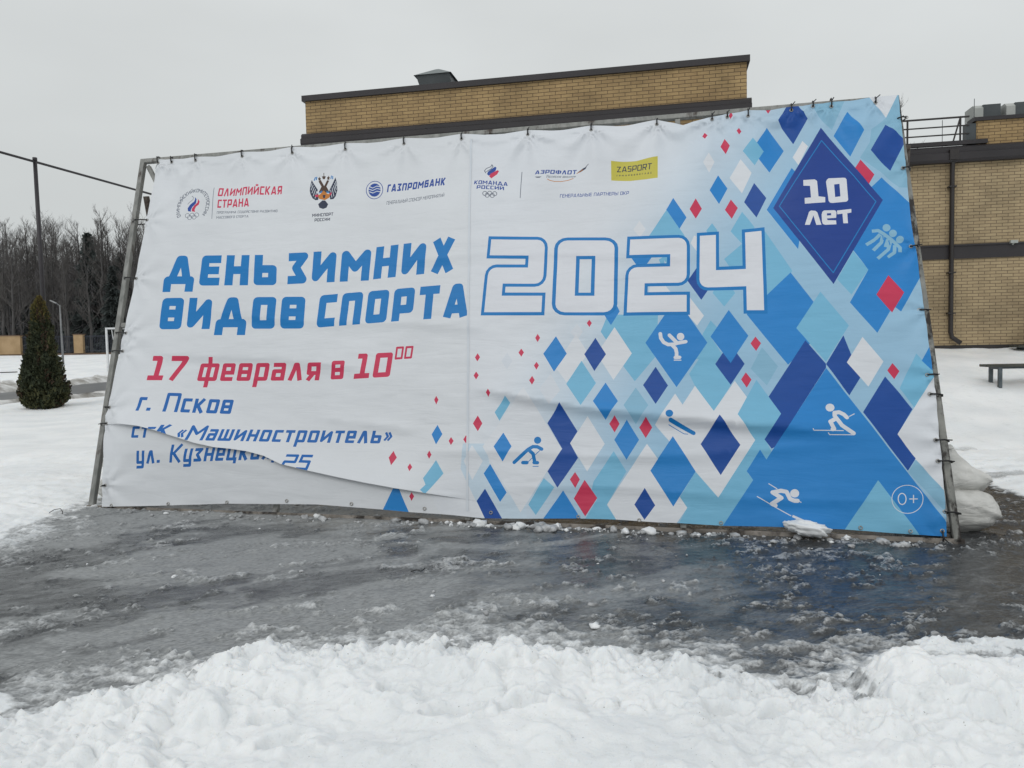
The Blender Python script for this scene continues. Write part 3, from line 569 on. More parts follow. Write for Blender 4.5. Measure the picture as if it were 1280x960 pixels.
('P','G',[(7.82,2.5799),(7.8177,2.5698),(7.8127,2.5608),(7.8053,2.5539),(7.7964,2.5497),(7.7868,2.5485),(7.7774,2.5506),(7.7692,2.5557),(7.763,2.5633),(7.7593,2.5727),(7.7586,2.583),(7.7609,2.5931),(7.766,2.6021),(7.7734,2.609),(7.7823,2.6133),(7.7919,2.6144),(7.8013,2.6123),(7.8095,2.6072),(7.8157,2.5995),(7.8193,2.5901)]),
('S','w',0.0053,[(7.7814,0.3133),(7.7785,0.2956),(7.7728,0.2783),(7.7645,0.2618),(7.7538,0.2466),(7.7409,0.2328),(7.7262,0.221),(7.7099,0.2114),(7.6926,0.2042),(7.6746,0.1997),(7.6564,0.1978),(7.6383,0.1987),(7.6209,0.2024),(7.6046,0.2087),(7.5897,0.2175),(7.5767,0.2287),(7.5658,0.2419),(7.5574,0.2568),(7.5516,0.273),(7.5486,0.2903),(7.5485,0.308),(7.5513,0.3259),(7.5569,0.3433),(7.5652,0.36),(7.576,0.3755),(7.589,0.3894),(7.6039,0.4013),(7.6204,0.411),(7.6379,0.4182),(7.6561,0.4228),(7.6745,0.4245),(7.6927,0.4235),(7.7101,0.4196),(7.7265,0.4131),(7.7413,0.4041),(7.7542,0.3927),(7.7649,0.3794),(7.7731,0.3644),(7.7787,0.3482),(7.7815,0.331),(7.7814,0.3133)]),
('S','w',0.0077,[(7.6567,0.3137),(7.6541,0.2997),(7.6489,0.2871),(7.6415,0.277),(7.6327,0.2704),(7.6232,0.2679),(7.6142,0.2699),(7.6063,0.2761),(7.6005,0.2859),(7.5972,0.2984),(7.5968,0.3123),(7.5994,0.3263),(7.6046,0.3391),(7.612,0.3492),(7.6209,0.3558),(7.6303,0.3582),(7.6394,0.3562),(7.6473,0.35),(7.6531,0.3401),(7.6563,0.3276),(7.6567,0.3137)]),
('S','w',0.0076,[(7.6806,0.3142),(7.7431,0.3157)]),
('S','w',0.0076,[(7.7148,0.3472),(7.7096,0.2828)])
]
EDGE_LEFT = [(0.182,3.9582),(0.1744,3.8282),(0.1683,3.5211),(0.1678,2.9697),(0.1594,2.5842),(0.143,2.1984),(0.127,1.8212),(0.108,1.4696),(0.1,1.1678),(0.0955,0.9978),(0.1183,0.7879),(0.1734,0.4179),(0.2239,0.0732)]
EDGE_BOTTOM = [(0.2247,0.0693),(0.9783,0.0996),(1.6263,0.1307),(2.5664,0.142),(3.2143,0.1102),(3.4713,0.095),(3.8596,0.0837),(4.151,0.0632),(4.5587,0.071),(5.0197,0.0852),(5.3317,0.085),(5.6645,0.0713),(5.8449,0.0698),(6.2318,0.0578),(6.5843,0.0617),(7.1743,0.0569),(7.5637,0.0372),(7.9315,0.0239)]
EDGE_RIGHT = [(7.9315,0.0239),(7.9377,0.1555),(7.9421,0.2947),(7.9499,0.6824),(7.9449,0.8275),(7.9542,1.0958),(7.9534,1.3008),(7.9415,1.5514),(7.9364,1.636),(7.929,1.9875),(7.9177,2.2299),(7.9181,2.3489),(7.8947,2.729),(7.8934,3.119),(7.8919,3.6021),(7.8913,4.0263)]
EDGE_TOP = [(0.182,3.9582),(0.347,3.9455),(0.6477,3.9523),(1.2169,3.9673),(1.8189,3.978),(2.4325,3.9764),(3.0889,3.9839),(3.7166,3.9779),(4.0824,3.9606),(4.4156,3.9596),(4.7433,3.9495),(5.0568,3.9583),(5.381,3.9476),(5.6996,3.9638),(5.7687,3.9443),(5.8603,3.9273),(5.9512,3.9016),(6.0423,3.9242),(6.2232,3.9474),(6.3875,3.9674),(6.5579,3.9865),(6.7406,3.9826),(6.9578,3.9881),(7.1441,3.9963),(7.3145,4.0058),(7.6926,4.0289),(7.8913,4.0263)]
FOLD = [(0.0855,0.905),(0.1707,0.9052),(0.362,0.8891),(0.5989,0.865),(0.7898,0.8247),(0.9803,0.7726),(1.2609,0.6979),(1.4877,0.6559),(1.664,0.6418),(1.8395,0.6199),(2.0207,0.5788),(2.2022,0.5035),(2.483,0.4462),(2.7826,0.3904),(3.0595,0.3429),(3.3465,0.3004),(3.6118,0.2685),(4.0287,0.2241),(4.114,0.2046)]
CREASE = [(3.8616,1.2922),(3.9794,1.2758),(4.213,1.2279),(4.5184,1.1653),(4.817,1.1116),(5.1814,1.0515),(5.6761,0.993),(6.1547,0.9507),(6.5526,0.9095),(7.2554,0.8573),(7.8635,0.7872)]
TIES = [[(0.1644,3.9999),(0.1807,3.9079)],[(0.3418,3.9761),(0.3539,3.9049)],[(0.6411,3.9928),(0.6558,3.9019)],[(1.2126,3.9972),(1.2254,3.9076)],[(1.8165,3.9976),(1.8285,3.8995)],[(2.4305,3.9958),(2.4404,3.8991)],[(3.0878,3.9982),(3.0947,3.9127)],[(3.7157,3.992),(3.7202,3.9171)],[(4.4146,3.9872),(4.4176,3.9046)],[(5.0564,3.9854),(5.0576,3.9042)],[(5.6997,3.9816),(5.6993,3.9106)],[(6.2243,3.9956),(6.2225,3.9169)],[(6.3662,4.0),(6.3642,3.9303)],[(6.559,4.017),(6.5557,3.9216)],[(6.9526,4.0318),(6.9486,3.9459)],[(7.1464,4.0391),(7.1427,3.9707)],[(7.3105,4.0576),(7.3045,3.9555)],[(7.6926,4.0289),(7.6878,3.9616)],[(-0.0464,3.2022),(0.187,3.1938)],[(-0.0181,2.5262),(0.1732,2.5094)],[(0.0037,1.9042),(0.1621,1.8917)],[(-0.0049,1.6995),(0.146,1.6968)],[(0.0483,1.0911),(0.116,1.0868)],[(0.0284,0.9048),(0.1312,0.9135)],[(0.1932,0.2725),(0.2286,0.2813)],[(7.8555,3.7827),(7.9403,3.7875)],[(7.8656,3.2682),(7.9384,3.2668)],[(7.8703,2.509),(7.9414,2.5131)],[(7.8922,1.9234),(7.9734,1.9209)],[(7.9057,1.3496),(7.9949,1.3555)],[(7.9098,1.1845),(8.0183,1.1771)],[(7.9121,0.7941),(8.0314,0.795)],[(7.9149,0.6231),(8.0452,0.6247)],[(7.9317,0.2184),(8.0644,0.2092)],[(7.9006,0.0666),(7.8963,-0.0456)]]
EYELETS = [(0.9757,0.1151),(1.6246,0.1421),(2.2603,0.1685),(2.9186,0.1543),(3.6141,0.1312),(4.2221,0.1147),(5.0054,0.1007),(5.5295,0.0844),(6.2065,0.0803),(7.2967,0.0734),(7.6657,0.0561),(0.3322,0.0838)]
# ------------------------------------------------------------------ ground
def smax(a, b, k):
    h = np.clip(0.5 + 0.5 * (a - b) / k, 0, 1)
    return b + (a - b) * h + k * h * (1 - h)

SLUSH = [(-5.6, 2.5), (-3.2, 2.45), (-2.5, 2.66), (-2.22, 2.80), (-2.00, 3.05), (-1.66, 3.34), (-1.36, 3.62), (-0.99, 3.62),
         (-0.4, 3.70), (0.23, 3.60), (0.80, 3.45), (1.12, 3.32), (1.36, 3.14), (1.52, 3.12), (1.62, 3.34), (2.0, 3.38), (2.5, 3.32), (3.2, 3.5),
         (4.0, 4.1), (5.0, 4.8), (7.4, 6.2), (6.4, 6.9), (5.15, 7.4), (5.35, 8.4), (5.72, 9.7), (5.6, 12.0), (3.2, 12.0), (2.6, 7.6),
         (-3.3, 8.0), (-4.36, 7.78), (-4.46, 7.32), (-4.36, 6.75), (-4.36, 5.95), (-5.2, 5.2), (-7.0, 4.6), (-8.0, 3.4)]

def ground_base(x, y):
    tilt = -0.0113 * (np.clip(x, -6, 6) - 0.85) * (1 - sstep(10, 16, y))
    right = 1.36 * sstep(10.2, 19.4, y) * sstep(-2, 5, x)
    left = 1.55 * sstep(33, 62, y) * sstep(-21.8, -25.5, x)
    far = 1.55 * sstep(44, 66, y)
    return tilt + np.maximum(right, np.maximum(left, far))

def axis(segs):
    out = [segs[0][0]]
    for a, b, st in segs:
        n = max(1, int(round((b - a) / st)))
        out += list(np.linspace(a, b, n + 1)[1:])
    return np.array(out)

gx = axis([(-900, -120, 60), (-120, -30, 6), (-30, -9, 0.5), (-9, -7.4, 0.12), (-7.4, -4.6, 0.026), (-4.6, 4.8, 0.0125), (4.8, 6.8, 0.035), (6.8, 16, 0.16), (16, 40, 1.5), (40, 120, 8), (120, 900, 60)])
gy = axis([(-60, -4, 4), (-4, 1.6, 0.4), (1.6, 2.3, 0.06), (2.3, 4.6, 0.0095), (4.6, 8.2, 0.022), (8.2, 10.4, 0.035), (10.4, 11, 0.07), (11, 24, 0.2), (24, 52, 0.5), (52, 130, 3), (130, 1500, 90)])
GX, GY = np.meshgrid(gx, gy)
ny, nx = GX.shape
near = (GX > -7.4) & (GX < 6.8) & (GY > 2.2) & (GY < 11)

# distance to the edge of the slush, positive inside
def sdist(px, py, poly):
    d = np.full(px.shape, 1e9)
    n = len(poly)
    for i in range(n):
        ax, ay = poly[i]; bx, by = poly[(i+1) % n]
        dx, dy = bx-ax, by-ay
        t = np.clip(((px-ax)*dx + (py-ay)*dy) / (dx*dx+dy*dy), 0, 1)
        d = np.minimum(d, np.hypot(px-ax-t*dx, py-ay-t*dy))
    return np.where(inpoly(px, py, poly), d, -d)
SD = sdist(GX, GY, SLUSH)
edge_n = 0.10 * fbm(GX*3.1, GY*3.1, 5, 5, 0.6) + 0.05 * fbm(GX*14, GY*14, 9, 3, 0.6)
front = sstep(5.2, 4.3, GY + 0.0*GX)                       # 1 in the shovelled bank before the slush
SDn = SD + edge_n * 1.5
snow = sstep(0.07, -0.06, SDn)

H = ground_base(GX, GY)
# untouched snow : soft undulation and small crusty steps
soft = 0.06 * fbm(GX*0.45, GY*0.45, 31, 4) + 0.022 * fbm(GX*1.7, GY*1.7, 33, 4) + 0.006 * fbm(GX*7, GY*10, 37, 3)
streak = ((0.030 + 0.055*sstep(-2.4, -0.3, SD)) * fbm(GX*1.5, GY*3.6, 41, 5, 0.6) + 0.07*np.minimum(0, fbm(GX*1.2, GY*3.4, 43, 4)+0.05) * sstep(-2.6, -0.3, SD)) * sstep(4.5, 6.5, GY)
depth_snow = sstep(0.10, -0.45, SDn)
H = H + snow * (0.015 + 0.055 * depth_snow + (soft + streak) * sstep(0.05, -0.35, SDn))
far_mask = sstep(11, 18, GY)
H = H + far_mask * (0.12 * fbm(GX*0.16, GY*0.16, 77, 4))
# shovelled bank in front : thicker, lumpy
bank = front * sstep(0.12, -0.50, SDn)
H = H + bank * (0.022 + 0.062 * fbm(GX*1.2, GY*1.2, 51, 4) + 0.055 * fbm(GX*3.2, GY*3.2, 53, 4, 0.5) - 0.045*np.maximum(0, fbm(GX*2.4, GY*2.4, 55, 4) - 0.18))
lump = sstep(1.50, 1.80, GX + 0.10*fbm(GX*4, GY*4, 57, 3)) * sstep(3.44, 3.24, GY + 0.03*(GX-2.0) + 0.08*fbm(GX*3, GY*3, 58, 3)) * sstep(4.2, 2.6, GX) * sstep(2.75, 3.2, GY)
H = H + lump * (0.175 - 0.06*sstep(1.8, 2.6, GX) + 0.03*fbm(GX*2.0, GY*2.0, 59, 3))
snow = np.maximum(snow, sstep(0.05, 0.2, lump))
lump2 = np.exp(-(((GX-0.05)/0.5)**2 + ((GY-2.75)/0.25)**2))
H = H + 0.05 * lump2 * front
lump3 = np.exp(-(((GX+2.40)/0.19)**2 + ((GY-3.18)/0.14)**2) ** 1.3)
H = H + 0.07 * lump3
snow = np.maximum(snow, sstep(0.25, 0.55, lump3 + 0.25 * fbm(GX*9, GY*9, 81, 3)))
# clods : domes of many sizes stamped by maximum, densest along the edge of the bank
D = np.zeros_like(H)
r2 = np.random.RandomState(4)
def stamp(cx, cy, rad, hgt):
    i0, i1 = np.searchsorted(gx, (cx-rad, cx+rad)); j0, j1 = np.searchsorted(gy, (cy-rad, cy+rad))
    if i1 <= i0 or j1 <= j0: return
    sx = GX[j0:j1, i0:i1] - cx; sy = GY[j0:j1, i0:i1] - cy
    an = 1 + 0.28 * np.sin(3*np.arctan2(sy, sx) + cx*40) + 0.18 * np.sin(5*np.arctan2(sy, sx) + cy*70)
    q = np.clip(1 - (np.hypot(sx, sy) / rad * an) ** 2, 0, 1)
    D[j0:j1, i0:i1] = np.maximum(D[j0:j1, i0:i1], hgt * q ** 0.5)
n_st = 0
while n_st < 9000:
    cx = r2.uniform(-3.4, 3.9); cy = r2.uniform(2.3, 4.7)
    s = float(sdist(np.array([cx]), np.array([cy]), SLUSH)[0])
    n_st += 1
    if s > 0.22: continue
    pr = math.exp(-abs(s + 0.10) / 0.22) if s < 0 else 0.55 * math.exp(-s / 0.10)
    if r2.rand() > 0.25 + pr: continue
    rad = 0.010 + 0.075 * r2.rand() ** 4 + (0.03 if s < -0.3 and r2.rand() < 0.12 else 0)
    stamp(cx, cy, rad, rad * r2.uniform(0.35, 0.85))
dom = np.clip(D, 0, 0.09)
fr = np.clip(front * sstep(0.30, 0.02, SD), 0, 1)
crumb = 0.5 + 0.5 * fbm(GX*2.3, GY*2.3, 61, 3)
H = H + dom * fr * (0.35 + 0.65 * sstep(0.35, 0.65, crumb) + 0.5 * sstep(-0.35, -0.05, SD) * (SD < 0.3)).clip(0, 1)
snow = np.maximum(snow, sstep(0.006, 0.022, dom) * fr * 0.95)
# crumbly cauliflower texture : sharp-creased rounded lumps, strongest along the broken edge of the bank
def billow(x, y, seed, octv=3, gain=0.5):
    t = 0.0; a = 1.0; n_ = 0.0
    for k in range(octv):
        t = t + a * np.abs(2 * vnoise(x, y, seed + 13*k) - 1) * 1.6; n_ += a
        x = x * 2.1 + 5.2; y = y * 2.1 + 1.3; a *= gain
    return t / n_
zone = front * (sstep(-0.62, -0.08, SDn) * sstep(0.14, 0.0, SDn) * 1.0 + 0.75*sstep(0.46, 0.66, 0.5 + 0.5*fbm(GX*1.3, GY*1.6, 71, 3)) * sstep(0.02, -0.1, SDn))
zone = np.clip(zone, 0, 1) * (1 - 0.8*lump*sstep(0.2, 0.5, lump))
H = H + zone * 0.085 * (billow(GX*7.5, GY*7.5, 73, 5, 0.55) - 0.25)
# a few kicked-out hollows in the bank
for (hx, hy, hr, hd) in ((-0.24, 2.93, 0.12, 0.075), (1.06, 2.95, 0.08, 0.07), (0.84, 3.0, 0.07, 0.06), (-1.05, 2.98, 0.09, 0.05), (1.83, 3.05, 0.06, 0.055), (-0.55, 3.15, 0.08, 0.05), (0.02, 2.96, 0.10, 0.06), (-0.9, 2.75, 0.12, 0.05)):
    rr_ = np.hypot(GX-hx, (GY-hy)*1.25) / (hr * (1 + 0.55*fbm(GX*9 + hx*7, GY*9, 171, 3)))
    H = H - hd * sstep(1.0, 0.55, rr_) + 0.30*hd * np.exp(-((rr_-1.15)/0.22)**2)
# grainy crust
rugged = sstep(0.45, 0.68, 0.5 + 0.5*fbm(GX*1.9, GY*1.9, 69, 3))
H = H + near * snow * ((0.003 + 0.009*rugged) * fbm(GX*24, GY*24, 65, 3, 0.6) + (0.004 + 0.022*rugged) * np.abs(fbm(GX*9, GY*9, 67, 4, 0.6)))
# slush sheet : frozen ripples and ruts, drier and paler to the left, watery to the right
along = GX * math.cos(-0.2) + GY * math.sin(-0.2); across = -GX * math.sin(-0.2) + GY * math.cos(-0.2)
al2 = GX * math.cos(0.42) + GY * math.sin(0.42); ac2 = -GX * math.sin(0.42) + GY * math.cos(0.42)
slush = 1 - snow
H = H + slush * near * (0.010 * fbm(along*2.6, across*7, 105, 5, 0.6) + 0.003 * fbm(along*16, across*30, 107, 3))
cloud = 0.5 + 0.5 * fbm(al2*0.9 + 0.5*fbm(al2*1.6, ac2*2.0, 140, 3), ac2*2.2 + 0.5*fbm(al2*1.2, ac2*2.6, 141, 3), 142, 6, 0.62)
frost = np.clip(0.02 + 0.95 * sstep(0.36, 0.64, cloud) * (1.0 - 0.80 * sstep(0.3, 1.9, GX)) + 0.22 * sstep(1.6, -1.4, GX) - 0.12 * sstep(0.6, 2.2, GX) + 0.45 * np.exp(-((GX+0.15)/0.95)**2 - ((GY-4.75)/0.55)**2), 0, 1)
frost = np.maximum(frost, 1.10 * sstep(0.80, 0.0, SDn) * (0.45 + 0.55 * sstep(0.35, 0.6, 0.5 + 0.5*fbm(along*3, across*6, 111, 4))))
# half-melted snow lying in the wet sheet, thick near the bank and thinning out
cr_n = fbm(al2*6.0, ac2*11.0, 121, 5, 0.70) + 0.42 * fbm(al2*1.2, ac2*2.2, 123, 3)
crumbs = sstep(0.08, 0.50, cr_n + 0.74*sstep(0.95, -0.02, SDn)*(GY < 5.6)*(0.55 + 0.45*sstep(-0.25, 0.25, fbm(GX*1.1, GY*1.6, 151, 3) + 0.15 + 0.25*sstep(0.0, 1.5, GX))) + 0.10*sstep(0.25, 0.0, SD) + 0.50*sstep(0.75, 0.0, SDn)*(GX < -2.5)*(GY > 5.0)) * (0.62 + 0.6*fbm(along*20, across*26, 125, 3))
crumbs = np.clip(crumbs, 0, 1) * slush * near
H = H + crumbs * (0.006 + 0.028 * billow(along*11, across*14, 127, 3))
snow2 = np.clip(np.maximum(snow, (0.56 + 0.44*sstep(0.50, 0.0, SDn)) * crumbs), 0, 1)
# a low strip of wet snow beyond the mound at the right
strip_ = np.exp(-(((GX-2.45)/0.62)**2 + ((GY-3.74-0.06*(GX-2.4))/0.13)**2) ** 1.3) * (0.72 + 1.1*fbm(GX*6, GY*8, 161, 5, 0.6))
snow2 = np.maximum(snow2, np.clip(sstep(0.25, 0.6, strip_), 0, 1) * near)
H = H + 0.05 * np.clip(strip_, 0, 1) * (0.4 + 0.9*billow(GX*10, GY*10, 163, 3)) * near
# melt hollows in the trodden snow on the left, greyed by water
melt = sstep(0.10, 0.40, fbm(GX*1.2, GY*3.4, 43, 4)*-1.0) * sstep(-2.2, -0.1, SD) * (GY > 4.5) * near
snow2 = snow2 * (1 - 0.55 * melt * snow)
# brown wet paving that leads away behind the right end
pave = sstep(-0.25, 0.25, GX - 3.75 - 0.15*fbm(GX*2, GY*2, 131, 3)) * sstep(5.6, 6.3, GY + 0.2*fbm(GX*3, GY*3, 133, 3)) * slush
frost = frost * (1 - 0.75 * pave)
H = np.where(near | (GY >= 11) | (GX < 0) | True, H, H)

me = bpy.data.meshes.new('ground')
co = np.stack([GX, GY, H], -1).reshape(-1, 3).astype(np.float32)
idx = np.arange(nx * ny).reshape(ny, nx)
quads = np.stack([idx[:-1, :-1], idx[:-1, 1:], idx[1:, 1:], idx[1:, :-1]], -1).reshape(-1, 4)
me.vertices.add(len(co)); me.vertices.foreach_set('co', co.ravel())
me.loops.add(quads.size); me.loops.foreach_set('vertex_index', quads.ravel().astype(np.int32))
me.polygons.add(len(quads))
me.polygons.foreach_set('loop_start', np.arange(0, quads.size, 4, dtype=np.int32))
try: me.polygons.foreach_set('loop_total', np.full(len(quads), 4, dtype=np.int32))
except Exception: pass
me.update(calc_edges=True)
for nm, arr in (('snow', snow2), ('frost', frost), ('pave', pave)):
    at = me.attributes.new(nm, 'FLOAT', 'POINT')
    at.data.foreach_set('value', arr.reshape(-1).astype(np.float32))
HG = H
def ground_z(x, y):
    i = int(np.clip(np.searchsorted(gx, x) - 1, 0, nx-2)); j = int(np.clip(np.searchsorted(gy, y) - 1, 0, ny-2))
    tx = (x-gx[i])/(gx[i+1]-gx[i]); ty = (y-gy[j])/(gy[j+1]-gy[j])
    return float((HG[j,i]*(1-tx)+HG[j,i+1]*tx)*(1-ty) + (HG[j+1,i]*(1-tx)+HG[j+1,i+1]*tx)*ty)

mt, nt, b = new_mat('snow and slush')
L = nt.links.new
tc = nd(nt, 'ShaderNodeTexCoord')
a_s = nd(nt, 'ShaderNodeAttribute', attribute_name='snow'); a_f = nd(nt, 'ShaderNodeAttribute', attribute_name='frost'); a_p = nd(nt, 'ShaderNodeAttribute', attribute_name='pave')
mp = nd(nt, 'ShaderNodeMapping', vector_type='TEXTURE'); mp.inputs['Rotation'].default_value = (0, 0, 0.42); mp.inputs['Scale'].default_value = (1.0, 0.42, 1.0)
L(tc.outputs['Object'], mp.inputs[0])
n1 = nd(nt, 'ShaderNodeTexNoise', Scale=3.6, Detail=9.0, Roughness=0.68, Distortion=0.5); L(mp.outputs[0], n1.inputs['Vector'])
n2 = nd(nt, 'ShaderNodeTexNoise', Scale=30.0, Detail=6.0, Roughness=0.65); L(mp.outputs[0], n2.inputs['Vector'])
n3 = nd(nt, 'ShaderNodeTexNoise', Scale=55.0, Detail=5.0, Roughness=0.6); L(tc.outputs['Object'], n3.inputs['Vector'])
n4 = nd(nt, 'ShaderNodeTexNoise', Scale=0.9, Detail=6.0, Roughness=0.6); L(tc.outputs['Object'], n4.inputs['Vector'])
def math_(op, a, bb=None, clamp=False):
    q = nd(nt, 'ShaderNodeMath', operation=op, use_clamp=clamp)
    for i, v in enumerate((a, bb)):
        if v is None: continue
        if isinstance(v, (int, float)): q.inputs[i].default_value = v
        else: L(v, q.inputs[i])
    return q.outputs[0]
def mixc(f, a, bb):
    q = nd(nt, 'ShaderNodeMix', data_type='RGBA')
    for i, v in ((0, f), (6, a), (7, bb)):
        if isinstance(v, (int, float)): q.inputs[i].default_value = v
        elif isinstance(v, tuple): q.inputs[i].default_value = (*v, 1)
        else: L(v, q.inputs[i])
    return q.outputs[2]
def rng_(v, a, bb, c=0.0, d=1.0):
    q = nd(nt, 'ShaderNodeMapRange'); L(v, q.inputs[0])
    for i, k in zip((1, 2, 3, 4), (a, bb, c, d)): q.inputs[i].default_value = k
    return q.outputs[0]
# frosted amount sharpened by noise
fz = math_('ADD', a_f.outputs['Fac'], math_('MULTIPLY', math_('SUBTRACT', n1.outputs[0], 0.5), 1.7))
fz = rng_(fz, 0.0, 1.0)
wetc = mixc(rng_(n2.outputs[0], 0.35, 0.7), (0.026, 0.0285, 0.031), (0.066, 0.071, 0.076))
frostc = mixc(rng_(n2.outputs[0], 0.3, 0.7), (0.155, 0.162, 0.164), (0.37, 0.382, 0.386))
slc = mixc(fz, wetc, frostc)
pavec = mixc(rng_(n4.outputs[0], 0.35, 0.65), (0.021, 0.0195, 0.019), (0.042, 0.038, 0.037))
slc = mixc(math_('MULTIPLY', a_p.outputs['Fac'], 0.8), slc, pavec)
snc = mixc(rng_(n4.outputs[0], 0.32, 0.62), (0.76, 0.785, 0.80), (0.90, 0.915, 0.92))
n5 = nd(nt, 'ShaderNodeTexNoise', Scale=5.5, Detail=9.0, Roughness=0.7); L(tc.outputs['Object'], n5.inputs['Vector'])
snc = mixc(math_('MULTIPLY', rng_(n5.outputs[0], 0.56, 0.72), 0.45), snc, (0.60, 0.625, 0.635))
n6 = nd(nt, 'ShaderNodeTexNoise', Scale=75.0, Detail=2.0, Roughness=0.5); L(tc.outputs['Object'], n6.inputs['Vector'])
snc = mixc(math_('MULTIPLY', rng_(n6.outputs[0], 0.735, 0.76), 0.6), snc, (0.16, 0.15, 0.13))
sn = math_('ADD', a_s.outputs['Fac'], math_('MULTIPLY', math_('SUBTRACT', n3.outputs[0], 0.5), 0.85))
sn = rng_(sn, 0.22, 0.92)
base = mixc(sn, slc, snc)
L(base, b.inputs['Base Color'])
rw = rng_(fz, 0.0, 1.0, 0.19, 0.45)
mxr = nd(nt, 'ShaderNodeMix', data_type='FLOAT'); L(sn, mxr.inputs[0]); L(rw, mxr.inputs[2]); mxr.inputs[3].default_value = 0.6
L(mxr.outputs[0], b.inputs['Roughness'])
b.inputs['IOR'].default_value = 1.33
b.inputs['Subsurface Radius'].default_value = (0.9, 1.0, 1.1)
b.inputs['Subsurface Scale'].default_value = 0.018
L(math_('MULTIPLY', sn, 0.6), b.inputs['Subsurface Weight'])
bp = nd(nt, 'ShaderNodeBump', Strength=0.28, Distance=0.02); L(n1.outputs[0], bp.inputs['Height'])
bp2 = nd(nt, 'ShaderNodeBump', Distance=0.006); L(n3.outputs[0], bp2.inputs['Height']); L(bp.outputs[0], bp2.inputs['Normal'])
L(rng_(sn, 0, 1, 0.30, 0.55), bp2.inputs['Strength'])
n7 = nd(nt, 'ShaderNodeTexNoise', Scale=120.0, Detail=4.0, Roughness=0.7); L(tc.outputs['Object'], n7.inputs['Vector'])
bp3 = nd(nt, 'ShaderNodeBump', Distance=0.005); L(n7.outputs[0], bp3.inputs['Height']); L(bp2.outputs[0], bp3.inputs['Normal']); L(rng_(sn, 0, 1, 0.10, 0.55), bp3.inputs['Strength'])
L(bp3.outputs[0], b.inputs['Normal'])
M['ground'] = mt
ground = link_mesh('ground', me, mt, None, True)
tag(ground, kind='structure')

# ---- cleared road on the left, running away from the camera, with ploughed edges
M['road'] = rough_mat('wet grey asphalt road', (0.075, 0.077, 0.08), (0.16, 0.163, 0.167), 0.35, 0.35, 0, 0.0, (1, 0.25, 1))
M['dirty_snow'] = rough_mat('dirty ploughed snow', (0.30, 0.285, 0.26), (0.72, 0.72, 0.71), 1.3, 0.8, 0, 0.4, lo=0.38, hi=0.60)
def road_near(y): return -16.1 + 0.155 * (y - 23.2)
def road_far(y): return -20.5 - 0.10 * (y - 29.8)
vs_, fs_ = [], []
ys = np.arange(12, 60.1, 1.0)
for y in ys:
    for t in np.linspace(0, 1, 9):
        x = road_near(y) * (1-t) + road_far(y) * t
        vs_.append((x, y, ground_z(x, y) * 0 + float(ground_base(np.array(x), np.array(y))) + 0.16))
n_ = 9
for j in range(len(ys)-1):
    for i in range(n_-1):
        a = j*n_+i; fs_.append((a, a+1, a+n_+1, a+n_))
me = bpy.data.meshes.new('road'); me.from_pydata(vs_, [], fs_)
tag(link_mesh('road', me, M['road'], None, True), kind='structure')
def ridge(name, fx, side, w, h, seed):
    vs_, fs_ = [], []
    yy = np.arange(12, 60.1, 0.25); k = 9
    for y in yy:
        for i, t in enumerate(np.linspace(0, 1, k)):
            x = fx(y) + side * (t * w - 0.25 * w) + 0.25 * float(fbm(np.array(y*0.6), np.array(t*2.0), seed, 3))
            bump = math.sin(PI * t) ** 0.8 * h * (0.7 + 0.6 * float(fbm(np.array(y*0.9), np.array(t*3.), seed+3, 4)))
            vs_.append((x, y, float(ground_base(np.array(x), np.array(y))) + 0.05 + max(bump, -0.05)))
    for j in range(len(yy)-1):
        for i in range(k-1):
            a = j*k+i; fs_.append((a, a+1, a+k+1, a+k))
    me = bpy.data.meshes.new(name); me.from_pydata(vs_, [], fs_)
    tag(link_mesh(name, me, M['dirty_snow'], None, True), kind='structure')
ridge('snow_bank', road_far, -1, 1.6, 0.50, 3)
ridge('snow_bank', road_near, 1, 0.8, 0.22, 8)
# ------------------------------------------------------------------ brick building behind (local x runs along the facades)
BPSI = -0.2
bld = empty('brick_building', (5.10, 16.0, 0.0), BPSI)
tag(bld, 'yellow brick building with dark brown eaves, tall block left and lower wing right', 'building')
def B(name, mb, mat, parent=None, **k): return mb.build(name, mat, parent or bld, **k)
# tall block in front
w = MB(); w.box(-10.12, 0, 0, 9, -0.4, 6.45); B('block_wall', w, M['brick_tower'])
w = MB(); w.box(-10.10, -0.02, 0.02, 8.98, 6.72, 7.52); B('parapet', w, M['brick_tower'])
w = MB(); w.prism([(-0.09, 6.44), (-0.12, 6.50), (-0.12, 6.60), (-0.07, 6.63), (-0.07, 6.70), (-0.02, 6.745), (9.1, 6.745), (9.1, 6.44)], -10.19, 0.07)
B('eaves_fascia', w, M['fascia'])
w = MB(); w.prism([(-0.05, 7.50), (-0.05, 7.63), (0.10, 7.66), (9.05, 7.66), (9.05, 7.50)], -10.16, 0.04); B('parapet_cap', w, M['fascia'])
# roof vent : hipped lid on an inverted truncated hood
w = MB()
def frus(mb, cx, cy, x0, y0, z0, x1, y1, z1):
    mb.add([(cx-x0,cy-y0,z0),(cx+x0,cy-y0,z0),(cx+x0,cy+y0,z0),(cx-x0,cy+y0,z0),(cx-x1,cy-y1,z1),(cx+x1,cy-y1,z1),(cx+x1,cy+y1,z1),(cx-x1,cy+y1,z1)],
           [(0,3,2,1),(4,5,6,7),(0,1,5,4),(1,2,6,5),(2,3,7,6),(3,0,4,7)])
vx, vy = -7.05, 0.95
w.add([(vx-0.22,vy-0.3,7.3),(vx+0.50,vy-0.3,7.3),(vx+0.50,vy+0.3,7.3),(vx-0.22,vy+0.3,7.3),(vx-0.44,vy-0.44,8.05),(vx+0.38,vy-0.44,8.05),(vx+0.38,vy+0.44,8.05),(vx-0.44,vy+0.44,8.05)],
      [(0,3,2,1),(4,5,6,7),(0,1,5,4),(1,2,6,5),(2,3,7,6),(3,0,4,7)])
vent = B('roof_vent', w, M['vent_dark'])
